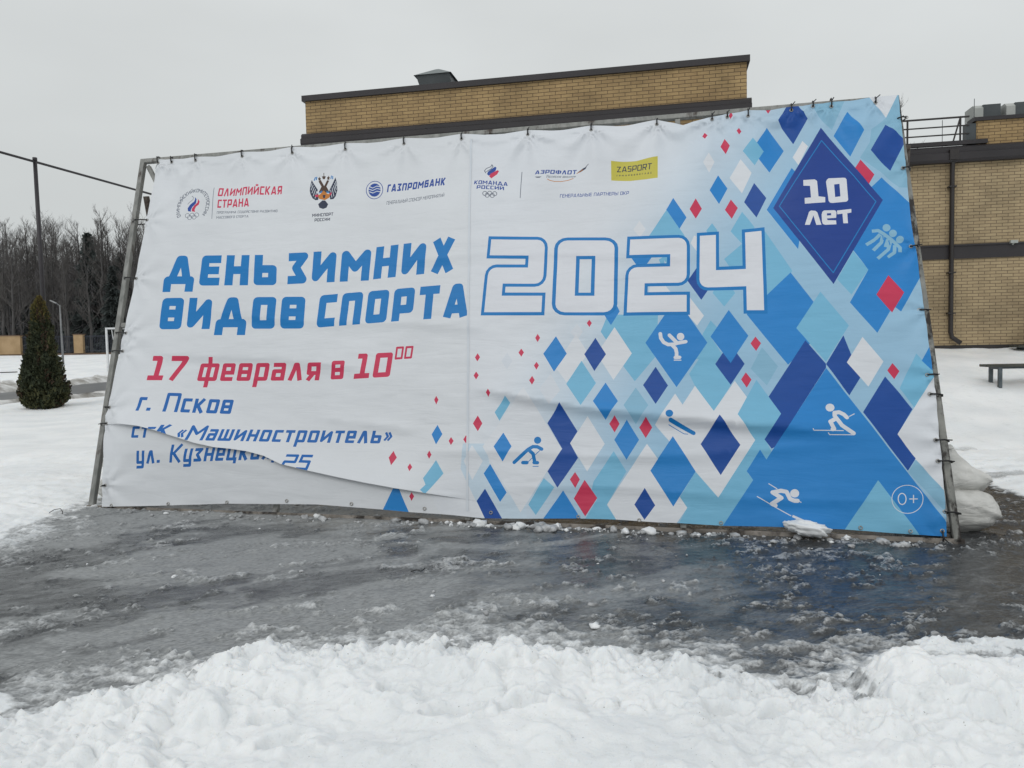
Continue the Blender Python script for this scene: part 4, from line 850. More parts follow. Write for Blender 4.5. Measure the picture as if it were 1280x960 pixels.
w = MB(); frus(w, vx-0.03, vy, 0.46, 0.48, 8.052, 0.04, 0.04, 8.31); w.build('vent_lid', M['vent'], vent)
# lower wing, set back : its front plane passes 3.7 m behind the block
wx, wy = 5.20, 3.71                               # downpipe position in local coordinates
w = MB(); w.box(0.05, wx + 14, wy, wy + 9, -0.5, 5.92); B('wing_wall', w, M['brick_wing'])
w = MB(); w.prism([(wy-0.16, 5.90), (wy-0.20, 5.96), (wy-0.20, 6.12), (wy-0.12, 6.15), (wy-0.12, 6.26), (wy-0.02, 6.32), (wy+9.1, 6.32), (wy+9.1, 5.90)], 0.13, wx + 14.2)
B('eaves_fascia', w, M['fascia'])
w = MB(); w.box(0.06, wx - 0.01 + 14, wy - 0.035, wy - 0.003, 3.56, 3.89); w.box(0.06, wx + 14, wy - 0.06, wy - 0.003, 3.87, 3.91); B('string_course', w, M['fascia'])
w = MB(); w.box(0.06, wx + 14, wy - 0.03, wy - 0.003, 0.2, 1.42); B('plinth', w, M['pipe'])
# raised parapet at the right part of the wing
w = MB(); w.box(wx + 0.58, wx + 14, wy + 0.05, wy + 0.40, 6.25, 6.93); B('parapet', w, M['brick_tower'])
w = MB(); w.prism([(wy, 6.90), (wy, 6.99), (wy+0.12, 7.01), (wy+0.46, 7.01), (wy+0.46, 6.90)], wx + 0.52, wx + 14.1); B('parapet_cap', w, M['fascia'])
w = MB(); w.box(wx + 0.36, wx + 0.575, wy + 0.06, wy + 0.30, 6.3, 6.86); B('parapet_flashing', w, M['vent_dark'])
w = MB(); w.box(0.2, wx + 0.80, wy - 0.06, wy + 0.04, 6.34, 6.44); B('roof_edge', w, M['fascia'])
for i, (x0, x1) in enumerate(((0.70, 1.30), (1.42, 2.05))):
    w = MB(); w.box(wx + x0 + 0.20, wx + x1, wy + 0.52, wy + 1.1, 6.3, 7.42); u = B('vent_box', w, M['vent_dark'])
    w = MB(); w.prism([(wy + 0.50, 6.3), (wy + 0.50, 7.34), (wy + 0.62, 7.43), (wy + 1.12, 7.43), (wy + 1.12, 6.3)], wx + x0, wx + x0 + 0.20); w.build('vent_hood', M['vent_pale'], u)
# downpipe with hopper and kicked foot
w = MB()
w.tube([(wx, wy - 0.12, 6.02), (wx, wy - 0.12, 5.86), (wx, wy - 0.10, 5.7), (wx, wy - 0.10, 1.75), (wx + 0.03, wy - 0.11, 1.62), (wx + 0.20, wy - 0.20, 1.47)], 0.054, 10)
dp = B('downpipe', w, M['pipe'], smooth=True)
w = MB(); w.box(wx - 0.10, wx + 0.10, wy - 0.24, wy - 0.13, 5.95, 6.2); w.build('hopper', M['pipe'], dp)
for z in (5.3, 3.2, 2.2):
    w = MB(); w.box(wx - 0.085, wx + 0.085, wy - 0.175, wy - 0.004, z, z + 0.035); w.build('bracket', M['pipe'], dp)
# roof railing
w = MB()
for z in (7.03, 6.82, 6.62): w.tube([(0.3, wy + 0.05, z), (wx + 0.42, wy + 0.05, z)], 0.018 if z < 7 else 0.024, 6)
rl = B('roof_railing', w, M['pipe'])
for x in (0.35, 1.6, 2.9, 4.22, 5.42):
    w = MB(); w.tube([(x, wy + 0.05, 6.4), (x, wy + 0.05, 7.05)], 0.024, 6); w.build('post', M['pipe'], rl)
w = MB(); w.tube([(wx + 0.22, wy + 0.05, 7.03), (wx + 0.05, wy + 0.05, 6.4)], 0.02, 6); w.build('stay', M['pipe'], rl)
for rx_, z0_, z1_ in ((-0.1, 6.3, 7.05), (0.62, 6.9, 7.52)):
    w = MB(); w.tube([(wx + rx_, wy + 0.3, z0_), (wx + rx_, wy + 0.3, z1_)], 0.008, 5); B('lightning_rod', w, M['vent_dark'])
w = MB(); w.box(wx + 1.30, wx + 1.46, wy - 0.14, wy - 0.062, 3.88, 3.95); w.bar((wx+1.38, wy-0.10, 3.91), (wx+1.38, wy-0.03, 3.86), 0.04, 0.04); B('wall_lamp', w, M['vent_pale'])

# dark concrete block by the wall at the right edge
st = MB(); st.box(-0.6, 1.2, -0.5, 0.5, -0.6, 0.48); st.box(-0.75, 1.3, -0.62, 0.62, 0.48, 0.60)
o = st.build('concrete_block', M['stone'], None, bevel=0.02); o.location = (13.35, 17.9, ground_z(13.35, 17.9) - 0.02); o.rotation_euler = (0, 0, -0.2)
tag(o, 'dark concrete block half buried in snow against the yellow brick wall', 'concrete block')

# ------------------------------------------------------------------ banner plane
BYAW, BLEAN = -0.20217, 0.30039
BO = Vector((-4.35063, 7.41301, 0.0))
BA = Vector((math.cos(BYAW), math.sin(BYAW), 0))
BNH = Vector((-math.sin(BYAW), math.cos(BYAW), 0))
BB = Vector((0, 0, 1)) * math.cos(BLEAN) + BNH * math.sin(BLEAN)
BN = BA.cross(BB)                                   # towards the viewer
BMAT = Matrix((BA, BB, BN)).transposed().to_4x4(); BMAT.translation = BO
def bp_(u, v, w=0.0): return BO + BA*u + BB*v + BN*w

# steel frame carrying the banner : origin at its lower left foot
fr = empty('banner_stand', BO)
tag(fr, 'leaning rack of weathered grey steel tubes that holds the big banner', 'banner stand')
bpy.context.view_layer.update()
cBL, cBR, cTL, cTR = (0.075, 0.055), (8.015, -0.020), (-0.045, 3.965), (7.872, 4.012)
def F_(name, segs, mat, w=0.055, h=0.055, up=None, bevel=0.004):
    mb = MB()
    for a, b2 in segs: mb.bar(Vector(a) - BO, Vector(b2) - BO, w, h, up or BN)
    return mb.build(name, mat, fr, bevel=bevel)
def q(c, w=-0.035, du=0, dv=0): return bp_(c[0] + du, c[1] + dv, w)
F_('post', [(q(cBL), q(cTL))], M['steel'])
F_('post', [(q(cBR), q(cTR))], M['steel_stained'], 0.056, 0.06)
F_('rail', [(q(cTL, du=-0.03), q(cTR, du=0.03))], M['steel'], 0.05, 0.05)
F_('rail', [(q(cBL, -0.035, -0.045, 0.0), q(cBR, -0.035, 0.05, 0.0))], M['steel_rail'], 0.06, 0.06)
for u in (2.1, 4.0, 5.9):
    F_('post', [(bp_(u, 0.03, -0.04), bp_(u, 3.97, -0.04))], M['steel'], 0.05, 0.05)
F_('rail', [(bp_(0.02, 2.0, -0.05), bp_(7.98, 2.0, -0.05))], M['steel'], 0.05, 0.05)
F_('brace', [(bp_(0.0, 3.92, -0.07), bp_(0.62, 3.0, -0.07))], M['steel'], 0.045, 0.045)
F_('brace', [(bp_(7.85, 3.92, -0.07), bp_(7.25, 3.0, -0.07))], M['steel'], 0.045, 0.045)
# rear legs from two thirds height down to the ground behind, tied to the foot of the front
def zg(p): return Vector((p[0], p[1], ground_z(p[0], p[1]) + 0.03))
for u, mt_ in ((0.03, 'steel_rust'), (2.1, 'steel'), (4.0, 'steel'), (5.9, 'steel'), (7.95, 'steel_rust')):
    top = bp_(u, 3.55, -0.08); foot = bp_(u, 0.02, -0.05)
    back = zg(foot + BNH * 1.75)
    F_('rear_leg', [(top, back)], M[mt_], 0.05, 0.05, BA)
    F_('ground_tube', [(foot + Vector((0, 0, 0.0)), back + Vector((0, 0, 0.0)))], M[mt_], 0.05, 0.05, Vector((0, 0, 1)))
    F_('strut', [(bp_(u, 1.55, -0.08), back.lerp(top, 0.25))], M[mt_], 0.04, 0.04, BA)
# ------------------------------------------------------------------ printed vinyl banner : one sheet, the print is cut into its faces
PRINT = {  # ink colours of the print (reflectance)
 'W': (0.67, 0.695, 0.735), 'F': (0.615, 0.655, 0.71), 'w': (0.68, 0.695, 0.74), 'G': (0.235, 0.45, 0.605), 'C': (0.180, 0.455, 0.65),
 'Q': (0.52, 0.63, 0.725), 'M': (0.024, 0.222, 0.575), 'D': (0.011, 0.070, 0.31), 'D2': (0.017, 0.054, 0.262), 'N': (0.012, 0.195, 0.50),
 'H': (0.008, 0.182, 0.49), 'H2': (0.015, 0.128, 0.42), 'R': (0.56, 0.040, 0.098), 'K': (0.028, 0.037, 0.07), 'k': (0.115, 0.135, 0.18),
 'B': (0.022, 0.070, 0.31), 'O': (0.52, 0.19, 0.04), 'Y': (0.075, 0.045, 0.032), 'Z': (0.53, 0.475, 0.075)}
PALE = np.array((0.305, 0.50, 0.665))

# -- stroke lettering in the poster's squarish techno style; every glyph is (width, [polylines]); a point with a third value is a rounded corner
def glyph(ch, T):
    l = T/2; b = T/2; t = 1 - T/2; mid = 0.5
    low = ch.islower()
    c = ch.upper() if ch not in 'рфуаяе' else ch
    def W(w): return w, w - T/2
    box = lambda r, t_=t: [(l, (b+t_)/2), (l, t_, 1), (r, t_, 1), (r, b, 1), (l, b, 1), (l, (b+t_)/2)]
    if c in 'OО0':
        w, r = W(0.72 if c != '0' else 0.70); return w, [box(r)]
    if c == 'Д':
        w, r = W(0.98); a = 0.14
        return w, [[(l+a*.9, b+.10), (0.44*w, t, 1), (0.56*w, t, 1), (r-a*.9, b+.10)], [(l, -0.20), (l, b+0.05, 1), (r, b+0.05, 1), (r, -0.20)]]
    if c == 'Е' or c == 'E':
        w, r = W(0.64); return w, [[(w, t), (l, t, 1), (l, b, 1), (w, b)], [(l, mid), (w-.04, mid)]]
    if c in 'НH':
        w, r = W(0.74); return w, [[(l, 0), (l, 1)], [(r, 0), (r, 1)], [(l, mid), (r, mid)]]
    if c == 'Ь':
        w, r = W(0.70); h = 0.66 - T/2; return w, [[(l, 1), (l, b, 1), (r, b, 1), (r, h, 1), (l, h)]]
    if c == 'Ы':
        w, r = W(1.0); r0 = 0.66 - T/2; h = 0.66 - T/2; return w, [[(l, 1), (l, b, 1), (r0, b, 1), (r0, h, 1), (l, h)], [(r, 0), (r, 1)]]
    if c == 'З':
        w, r = W(0.64); return w, [[(0, t), (r, t, 1), (0.40*w, 0.52, 1), (r, b, 1), (0, b)]]
    if c in 'ИЙ':
        w, r = W(0.76); p = [[(l, 1), (l, b+.05, 1), (r, t-.05, 1), (r, 0)]]
        if c == 'Й': p.append([(0.28*w, 1.22), (0.42*w, 1.12, 1), (0.58*w, 1.12, 1), (0.72*w, 1.22)])
        return w, p
    if c in 'МM':
        w, r = W(0.94); return w, [[(l, 0), (l, t-.03, 1), (w/2, 0.42, 1), (r, t-.03, 1), (r, 0)]]
    if c in 'ХX':
        w, r = W(0.80); k = T*.6; return w, [[(k, 0), (w-k, 1)], [(k, 1), (w-k, 0)]]
    if c == 'В':
        w, r = W(0.72); return w, [box(r), [(l, mid), (r, mid)]]
    if c in 'СC':
        w, r = W(0.62); return w, [[(w, t), (l, t, 1), (l, b, 1), (w, b)]]
    if c in 'П':
        w, r = W(0.72); return w, [[(l, 0), (l, t, 1), (r, t, 1), (r, 0)]]
    if c in 'РPр':
        w, r = W(0.70)
        if c == 'р': return w, [[(l, -0.36), (l, t, 1), (r, t, 1), (r, b, 1), (l, b)]]
        return w, [[(l, 0), (l, t, 1), (r, t, 1), (r, 0.36, 1), (l, 0.36)]]
    if c in 'ТT':
        w, r = W(0.66); return w, [[(0, t), (w, t)], [(w/2, 0), (w/2, t)]]
    if c in 'АA':
        w, r = W(0.82); k = T*.52; return w, [[(k, 0), (0.44*w, t, 1), (0.56*w, t, 1), (w-k, 0)], [(0.24*w, 0.24), (0.76*w, 0.24)]]
    if c == 'а':
        w, r = W(0.68); return w, [[(l*.4, t), (r, t, 1), (r, 0)], [(r, .54), (l, .54, 1), (l, b, 1), (r, b)]]
    if c == 'е':
        w, r = W(0.68); return w, [[(w-.04, b), (l, b, 1), (l, t, 1), (r, t, 1), (r, .47), (l, .47)]]
    if c == 'я':
        w, r = W(0.68); return w, [[(r, 0), (r, t), (l, t, 1), (l, .42, 1), (r, .42)], [(r*.6, .42), (l*.9, 0)]]
    if c == 'Я':
        w, r = W(0.70); return w, [[(r, 0), (r, t, 1), (l, t, 1), (l, .42, 1), (r, .42)], [(r*.62, .42), (l*.9, 0)]]
    if c == 'Г':
        w, r = W(0.54); return w, [[(l, 0), (l, t, 1), (w, t)]]
    if c == 'Б':
        w, r = W(0.68); return w, [[(w-.04, t), (l, t, 1), (l, b, 1), (r, b, 1), (r, .56, 1), (l, .56)]]
    if c in 'КK':
        w, r = W(0.72); return w, [[(l, 0), (l, 1)], [(l, mid), (l+.16, mid)], [(l+.12, .47), (r, 1)], [(l+.14, .52), (r, 0)]]
    if c == 'Л':
        w, r = W(0.74); k = T*.52; return w, [[(k, 0), (0.44*w, t, 1), (0.56*w, t, 1), (w-k, 0)]]
    if c == 'Ф':
        w, r = W(0.92); return w, [[(l, .5), (l, .86-l, 1), (r, .86-l, 1), (r, .16+l, 1), (l, .16+l, 1), (l, .5)], [(w/2, 0), (w/2, 1)]]
    if c == 'ф':
        w, r = W(1.02); return w, [[(l, .5), (l, t, 1), (r, t, 1), (r, b, 1), (l, b, 1), (l, .5)], [(w/2, -.36), (w/2, 1.34)]]
    if c == 'у' or c == 'У':
        w, r = W(0.68); d = 0.0 if c == 'У' else -0.36
        return w, [[(l, 1), (l, .34+d*.6, 1), (r, .34+d*.6)] if d == 0 else [(l, 1), (l, b, 1), (r, b)], [(r, 1), (r, d+b, 1), (0.04, d+b)]]
    if c == 'Ц':
        w, r = W(0.80); r = r - .1; return w, [[(l, 1), (l, b, 1), (r, b), (w, b)], [(r, b), (r, 1)], [(w-l*.9, b), (w-l*.9, -.22)]]
    if c == 'Ш':
        w, r = W(1.0); return w, [[(l, 1), (l, b, 1), (r, b, 1), (r, 1)], [(w/2, b), (w/2, 1)]]
    if c == 'Э':
        w, r = W(0.64); return w, [[(0, t), (r, t, 1), (r, b, 1), (0, b)], [(.15, mid), (r, mid)]]
    if c == 'Ю':
        w, r = W(1.0); return w, [[(l, 0), (l, 1)], [(l, mid), (.42, mid)], [(.42, .5), (.42, t, 1), (r, t, 1), (r, b, 1), (.42, b, 1), (.42, .5)]]
    if c == 'Z':
        w, r = W(0.70); return w, [[(0, t), (w-.12, t, 1), (.12, b, 1), (w, b)]]
    if c == 'S':
        w, r = W(0.62); return w, [[(w-.03, t), (l, t, 1), (l, mid, 1), (r, mid, 1), (r, b, 1), (.03, b)]]
    if c == 'R':
        w, r = W(0.68); return w, [[(l, 0), (l, t, 1), (r, t, 1), (r, .44, 1), (l, .44)], [(r*.55, .44), (r, 0)]]
    if c == '1':
        w, r = W(0.62); return w, [[(0.04, t), (w/2+.02, t, 1), (w/2+.02, b)], [(0, b), (w, b)]]
    if c == '7':
        w, r = W(0.66); return w, [[(0, t), (r, t, 1), (.30*w, 0)]]
    if c == '2':
        w, r = W(0.80); return w, [[(0, t), (r, t, 1), (r, mid, 1), (l, mid, 1), (l, b), (w, b)]]
    if c == '5':
        w, r = W(0.72); return w, [[(w, t), (l, t), (l, .56), (r, .56, 1), (r, b, 1), (0, b)]]
    if c == '4':
        w, r = W(0.86); return w, [[(l, 1), (l, .42, 1), (r, .42)], [(r, 1), (r, 0)]]
    if c in '«»':
        w = 0.62; g = [[(.28, .86), (.08, .5), (.28, .14)], [(.54, .86), (.34, .5), (.54, .14)]]
        if c == '»': g = [[(w-x, y) for x, y in pl] for pl in g]
        return w, g
    if c == '.': return T*1.2, [[(0.0, T*.6), (T*1.2, T*.6)]]
    if c == ',': return T*1.2, [[(T*.7, T), (T*.2, -T*1.2)]]
    if c == '-': return 0.36, [[(0, mid), (.36, mid)]]
    return 0.35, []

def thick(pts, T, cut=0.0):
    """outline a polyline : one quad per leg, a disc at rounded corners, a wedge at sharp ones"""
    out = []; n = len(pts); h = T/2
    P = [np.array(p[:2], float) for p in pts]
    closed = n > 3 and np.hypot(*(P[0]-P[-1])) < 1e-6
    for i in range(n-1):
        a, b2 = P[i].copy(), P[i+1].copy(); d = b2 - a; ln = np.hypot(*d)
        if ln < 1e-6: continue
        d /= ln; nn = np.array((-d[1], d[0])) * h
        if cut and not closed:
            if i == 0: a = a + d*cut
            if i == n-2: b2 = b2 - d*cut
        out.append([a+nn, b2+nn, b2-nn, a-nn])
    for i in range(1, n-1):
        d0 = P[i]-P[i-1]; d1 = P[i+1]-P[i]
        if np.hypot(*d0) < 1e-6 or np.hypot(*d1) < 1e-6: continue
        d0 /= np.hypot(*d0); d1 /= np.hypot(*d1)
        cr = d0[0]*d1[1]-d0[1]*d1[0]; dt = d0 @ d1
        if abs(cr) < 1e-3: continue
        s = -1 if cr > 0 else 1
        n0 = np.array((-d0[1], d0[0]))*h*s; n1_ = np.array((-d1[1], d1[0]))*h*s
        if len(pts[i]) > 2 or dt < -0.6:
            a0 = math.atan2(n0[1], n0[0]); da = math.atan2(cr, dt); k = max(2, int(abs(da)/0.35))
            out.append([P[i]] + [P[i] + h*np.array((math.cos(a0+da*j/k), math.sin(a0+da*j/k))) for j in range(k+1)])
        else:
            mvec = (n0+n1_); mvec = mvec/np.hypot(*mvec); mvec = mvec*h/max(0.3, mvec @ (n0/h))
            out.append([P[i], P[i]+n0, P[i]+mvec, P[i]+n1_])
    return out

def layout(s, T, mode=''):
    x = 0; out = []
    for ch in s:
        low = ch.islower()
        sc = 0.74 if low else 1.0
        Tg = T/sc if low else T
        w, g = glyph(ch, Tg)
        if ch in '«»': sc, Tg = 0.66, T*1.2
        for pl in g: out.append(([((p[0]*sc + x, p[1]*sc + (0.08 if ch in '«»' else 0)) + tuple(p[2:])) for p in pl], T*0.72 if ch in '«»' else T))
        x += w*sc + (T*0.42 + 0.06) * (1.0 if mode != 'sp' else 5.0)
    return out, x - (T*0.42 + 0.06) * (1.0 if mode != 'sp' else 5.0)

RINGS = []           # (ring of (u, v), ink, restriction)
def add_ring(pts, ink, mode=''):
    q_ = []
    n = len(pts)
    for i in range(n):                                  # long edges get points of their own, so they can follow the folds
        a, b2 = pts[i], pts[(i+1) % n]; k = max(1, int(math.hypot(b2[0]-a[0], b2[1]-a[1]) / 0.035))
        q_ += [(float(a[0] + (b2[0]-a[0])*j/k), float(a[1] + (b2[1]-a[1])*j/k)) for j in range(k)]
    RINGS.append((np.array(q_), ink, mode))
for op in ART:
    if op[0] == 'P':
        add_ring(op[2], op[1])
    elif op[0] == 'S':
        for r_ in thick([tuple(p) + (1,) for p in op[3]], op[2]): add_ring(r_, op[1])
        if len(op[3]) and op[2] > 0.03:
            for p in (op[3][0], op[3][-1]):
                add_ring([(p[0] + op[2]/2*math.cos(t), p[1] + op[2]/2*math.sin(t)) for t in np.linspace(0, 2*PI, 11)[:-1]], op[1])
    elif op[0] == 'T':
        _, ink, s, T, qd, mode = op
        g, wd = layout(s, T, mode)
        BLc, BRc, TLc, TRc = (np.array(qd[i:i+2]) for i in (0, 2, 4, 6))
        def mp_(p):
            a_, c_ = p[0]/wd, p[1]
            return (BLc*(1-a_) + BRc*a_)*(1-c_) + (TLc*(1-a_) + TRc*a_)*c_
        for k in ((0, 1) if mode == 'o' else (0,)):
            e_ = 0.040
            for pl, Tg in g:
                for r_ in thick(pl, Tg - 2*e_*k, e_*k): add_ring([mp_(p) for p in r_], 'w' if k else ink, mode if mode in 'LU' else '')
    elif op[0] == 'A':
        _, ink, s, T, c0, rad, hh, a0, a1 = op
        g, wd = layout(s, T)
        def mpa(p):
            t = R(a0 + (a1 - a0) * p[0]/wd); rr = rad + hh*p[1]
            return (c0[0] + rr*math.cos(t), c0[1] + rr*math.sin(t))
        for pl, Tg in g:
            for r_ in thick(pl, Tg): add_ring([mpa(p) for p in r_], ink)

def densify(pl, st):
    out = []
    for a, b2 in zip(pl[:-1], pl[1:]):
        n = max(1, int(math.hypot(b2[0]-a[0], b2[1]-a[1]) / st))
        out += [(a[0] + (b2[0]-a[0])*k/n, a[1] + (b2[1]-a[1])*k/n) for k in range(n)]
    return out + [tuple(pl[-1])]
# outline, counter-clockwise
top = []
tu = [t[0][0] for t in TIES if t[0][1] > 3.6 and t[1][1] > 3.6]
for p in densify(EDGE_TOP, 0.04):
    k = min(abs(p[0] - u_) for u_ in tu)
    top.append((p[0], p[1] - 0.022 * min(1, k/0.25) ** 1.2))       # sags a little between the ties
OUT = densify(EDGE_LEFT, 0.05)[:-1] + densify(EDGE_BOTTOM, 0.05)[:-1] + densify(EDGE_RIGHT, 0.05)[:-1] + list(reversed(top))[:-1]
OUTA = np.array(OUT)
fu, fv = np.array([p[0] for p in FOLD]), np.array([p[1] for p in FOLD])
cu, cv = np.array([p[0] for p in CREASE]), np.array([p[1] for p in CREASE])
F_A, F_B = fu[0] + 0.0, fu[-1]
f_at = lambda u: np.interp(u, fu, fv)
# displacement of the cloth off the frame plane
def taper_f(u): return sstep(F_A - 0.02, F_A + 0.35, u) * (1 - sstep(F_B - 0.9, F_B, u))
tie_top = [(t[1][0], t[1][1]) for t in TIES if t[0][1] > 3.6 and t[1][1] > 3.6]
tie_side = [(t[1][0], t[1][1]) for t in TIES if not (t[0][1] > 3.6 and t[1][1] > 3.6)]
def w_at(u, v, side):
    d = v - f_at(u); tp = taper_f(u)
    w = np.where(side > 0, 0.150 * tp * np.exp(-np.maximum(d, 0) / 0.22), 0.090 * tp * np.exp(-(np.minimum(d, 0) / 0.40) ** 2))
    low = sstep(0.0, -0.35, d) * (side < 0) * tp
    w = w + 0.012 * low * np.exp(-((u - 1.7)/1.3)**2) * sstep(-0.85, -0.4, d)
    fc = np.interp(u, cu, cv); d2 = v - fc
    tc_ = sstep(cu[0], cu[0] + 0.6, u) * (1 - sstep(cu[-1] - 1.6, cu[-1], u))
    w = w + 0.055 * tc_ * np.where(d2 > 0, np.exp(-d2 / 0.24), np.exp(-(d2 / 0.06) ** 2))
    # second, weaker pleats below on the right and left
    for (ua, va, ub, vb, A, dec) in ((3.3, 0.62, 7.6, 0.72, 0.020, 0.16), (4.1, 0.36, 7.9, 0.30, 0.016, 0.12), (4.9, 1.05, 7.7, 0.92, 0.014, 0.2),
                                     (0.2, 1.75, 3.2, 1.42, 0.022, 0.20), (0.9, 2.12, 4.6, 1.78, 0.016, 0.24), (0.3, 0.62, 2.4, 0.46, 0.012, 0.14), (3.0, 2.62, 6.4, 2.5, 0.012, 0.25), (2.4, 0.95, 3.6, 0.86, 0.015, 0.1)):
        t_ = (u - ua) / (ub - ua); line = va + (vb - va) * t_ + 0.03 * np.sin(u * 2.1 + va * 9)
        e = v - line; tt = sstep(0, 0.2, t_) * (1 - sstep(0.75, 1.0, t_))
        w = w + A * tt * np.where(e > 0, np.exp(-e / dec), np.exp(-(e / 0.06) ** 2))
    hang = sstep(3.98, 3.2, v)
    w = w + 0.010 * hang + 0.028 * np.sin(PI * np.clip(u/8, 0, 1)) * np.sin(PI * np.clip(v/4, 0, 1))
    for i, (a_, b_) in enumerate(tie_top):                 # pulled pleats fanning down from each tie
        dx = u - a_; dy = b_ - v; rr = np.hypot(dx, dy)
        ang = np.arctan2(dx, np.maximum(dy, 1e-4))
        amp = 0.019 if i not in (8, 9, 10, 11) else 0.030
        w = w + amp * np.exp(-rr / 0.55) * np.cos(ang * 6.0 + i * 1.3) * sstep(0.0, 0.10, rr) * sstep(1.5, 1.2, np.abs(ang))
    for i, (a_, b_) in enumerate(tie_side):
        dx = np.abs(u - a_); dy = v - b_; rr = np.hypot(dx, dy); ang = np.arctan2(dy, dx + 1e-4)
        w = w + 0.014 * np.exp(-rr / 0.32) * np.cos(ang * 7 + i) * sstep(0, 0.1, rr)
    w = w + 0.011 * fbm(u * 0.8 + 0.4*v, v * 2.3, 201, 4) + 0.0035 * fbm(u * 3 - v, v * 9, 203, 3)
    lo_ = -0.004                                            # the sheet rests against the tubes behind it
    return lo_ + 0.5 * ((w - lo_) + np.sqrt((w - lo_) ** 2 + 0.006 ** 2))

# points : outline, fold line, grid
pts = [Vector(p) for p in OUT]
edges = [(i, (i+1) % len(OUT)) for i in range(len(OUT))]
fpl = [p for p in densify(FOLD, 0.02)]
k0 = len(pts); pts += [Vector(p) for p in fpl]; edges += [(k0+i, k0+i+1) for i in range(len(fpl)-1)]
gu, gv = np.meshgrid(np.arange(0.0, 8.2, 0.042), np.arange(-0.1, 4.1, 0.034))
gu = gu + 0.021 * (np.arange(gu.shape[0]) % 2)[:, None]
gu, gv = gu.ravel(), gv.ravel()
ok = inpoly(gu, gv, OUTA) & (np.abs(gv - f_at(gu)) > 0.010)
eu = np.min(np.hypot(gu[ok][:, None] - OUTA[None, :, 0], gv[ok][:, None] - OUTA[None, :, 1]), 1)
gg = np.stack([gu[ok], gv[ok]], 1)[eu > 0.014]
pts += [Vector(p) for p in gg]
for ring_, ink, mode in RINGS:
    k = len(pts); n = len(ring_)
    pts += [Vector(p) for p in ring_]
    edges += [(k+i, k+(i+1) % n) for i in range(n)]
vo, eo, fo, ov, oe, of_ = geometry.delaunay_2d_cdt(pts, edges, [], 0, 1e-5, False)
V2 = np.array([(p[0], p[1]) for p in vo]); TR = np.array([f for f in fo if len(f) == 3], dtype=np.int64)
area = 0.5 * ((V2[TR[:,1],0]-V2[TR[:,0],0])*(V2[TR[:,2],1]-V2[TR[:,0],1]) - (V2[TR[:,2],0]-V2[TR[:,0],0])*(V2[TR[:,1],1]-V2[TR[:,0],1]))
TR = np.where((area < 0)[:, None], TR[:, ::-1], TR)
cen = V2[TR].mean(1)
keep = inpoly(cen[:, 0], cen[:, 1], OUTA) & (np.abs(area) > 1e-10)
TR, cen = TR[keep], cen[keep]
lower = (cen[:, 1] < f_at(cen[:, 0]) - 1e-6) & (cen[:, 0] < F_B)
inkn = list(PRINT); fi = np.full(len(TR), -1)
for ring_, ink, mode in RINGS:
    lo = ring_.min(0); hi = ring_.max(0)
    c = np.where((cen[:,0] >= lo[0]) & (cen[:,0] <= hi[0]) & (cen[:,1] >= lo[1]) & (cen[:,1] <= hi[1]))[0]
    if not len(c): continue
    s_ = inpoly(cen[c,0], cen[c,1], ring_)
    if mode == 'L': s_ &= lower[c]
    if mode == 'U': s_ &= ~lower[c]
    fi[c[s_]] = inkn.index(ink)
# rip the sheet along the fold : the upper part hangs over the lower one, joined behind by a strip
on = np.where((np.abs(V2[:,1] - f_at(V2[:,0])) < 2e-5) & (V2[:,0] > F_A - 1e-3) & (V2[:,0] < F_B - 1e-3))[0]
on = on[np.argsort(V2[on,0])]
side = np.where((V2[:,1] < f_at(V2[:,0]) - 1e-6) & (V2[:,0] < F_B), -1, 1)
n0 = len(V2); cop = {int(v): n0+i for i, v in enumerate(on)}
V2 = np.vstack([V2, V2[on]]); side = np.concatenate([side, -np.ones(len(on), dtype=int)])
for ti in np.where(lower)[0]:
    for k in range(3):
        if int(TR[ti, k]) in cop: TR[ti, k] = cop[int(TR[ti, k])]
strip = []
for a_, b_ in zip(on[:-1], on[1:]):
    strip += [(a_, cop[int(a_)], b_), (b_, cop[int(a_)], cop[int(b_)])]
strip = np.array(strip, dtype=np.int64).reshape(-1, 3)
u_, v_ = V2[:,0], V2[:,1]
w_ = w_at(u_, v_, side)
vdrop = np.where(side < 0, 0.05 * taper_f(u_) * np.exp(-np.abs(v_ - f_at(u_)) / 0.10), 0.0)     # lower part continues up behind the lip
P3 = np.stack([u_, v_ + vdrop*0.25, w_], 1)
e_ = 1e-3
wu = (w_at(u_+e_, v_, side) - w_at(u_-e_, v_, side)) / (2*e_); wv = (w_at(u_, v_+e_, side) - w_at(u_, v_-e_, side)) / (2*e_)
lip = (side > 0) & (np.abs(v_ - f_at(u_)) < 2e-5)
NR = np.stack([-wu, -wv, np.ones_like(wu)], 1); NR /= np.linalg.norm(NR, axis=1)[:, None]
ALL = np.vstack([TR, strip]) if len(strip) else TR
fi = np.concatenate([fi, np.full(len(strip), -1)])
me = bpy.data.meshes.new('banner')
me.vertices.add(len(P3)); me.vertices.foreach_set('co', P3.astype(np.float32).ravel())
me.loops.add(ALL.size); me.loops.foreach_set('vertex_index', ALL.ravel().astype(np.int32))
me.polygons.add(len(ALL)); me.polygons.foreach_set('loop_start', np.arange(0, ALL.size, 3, dtype=np.int32))
me.update(calc_edges=True)
me.polygons.foreach_set('use_smooth', np.ones(len(ALL), dtype=bool))
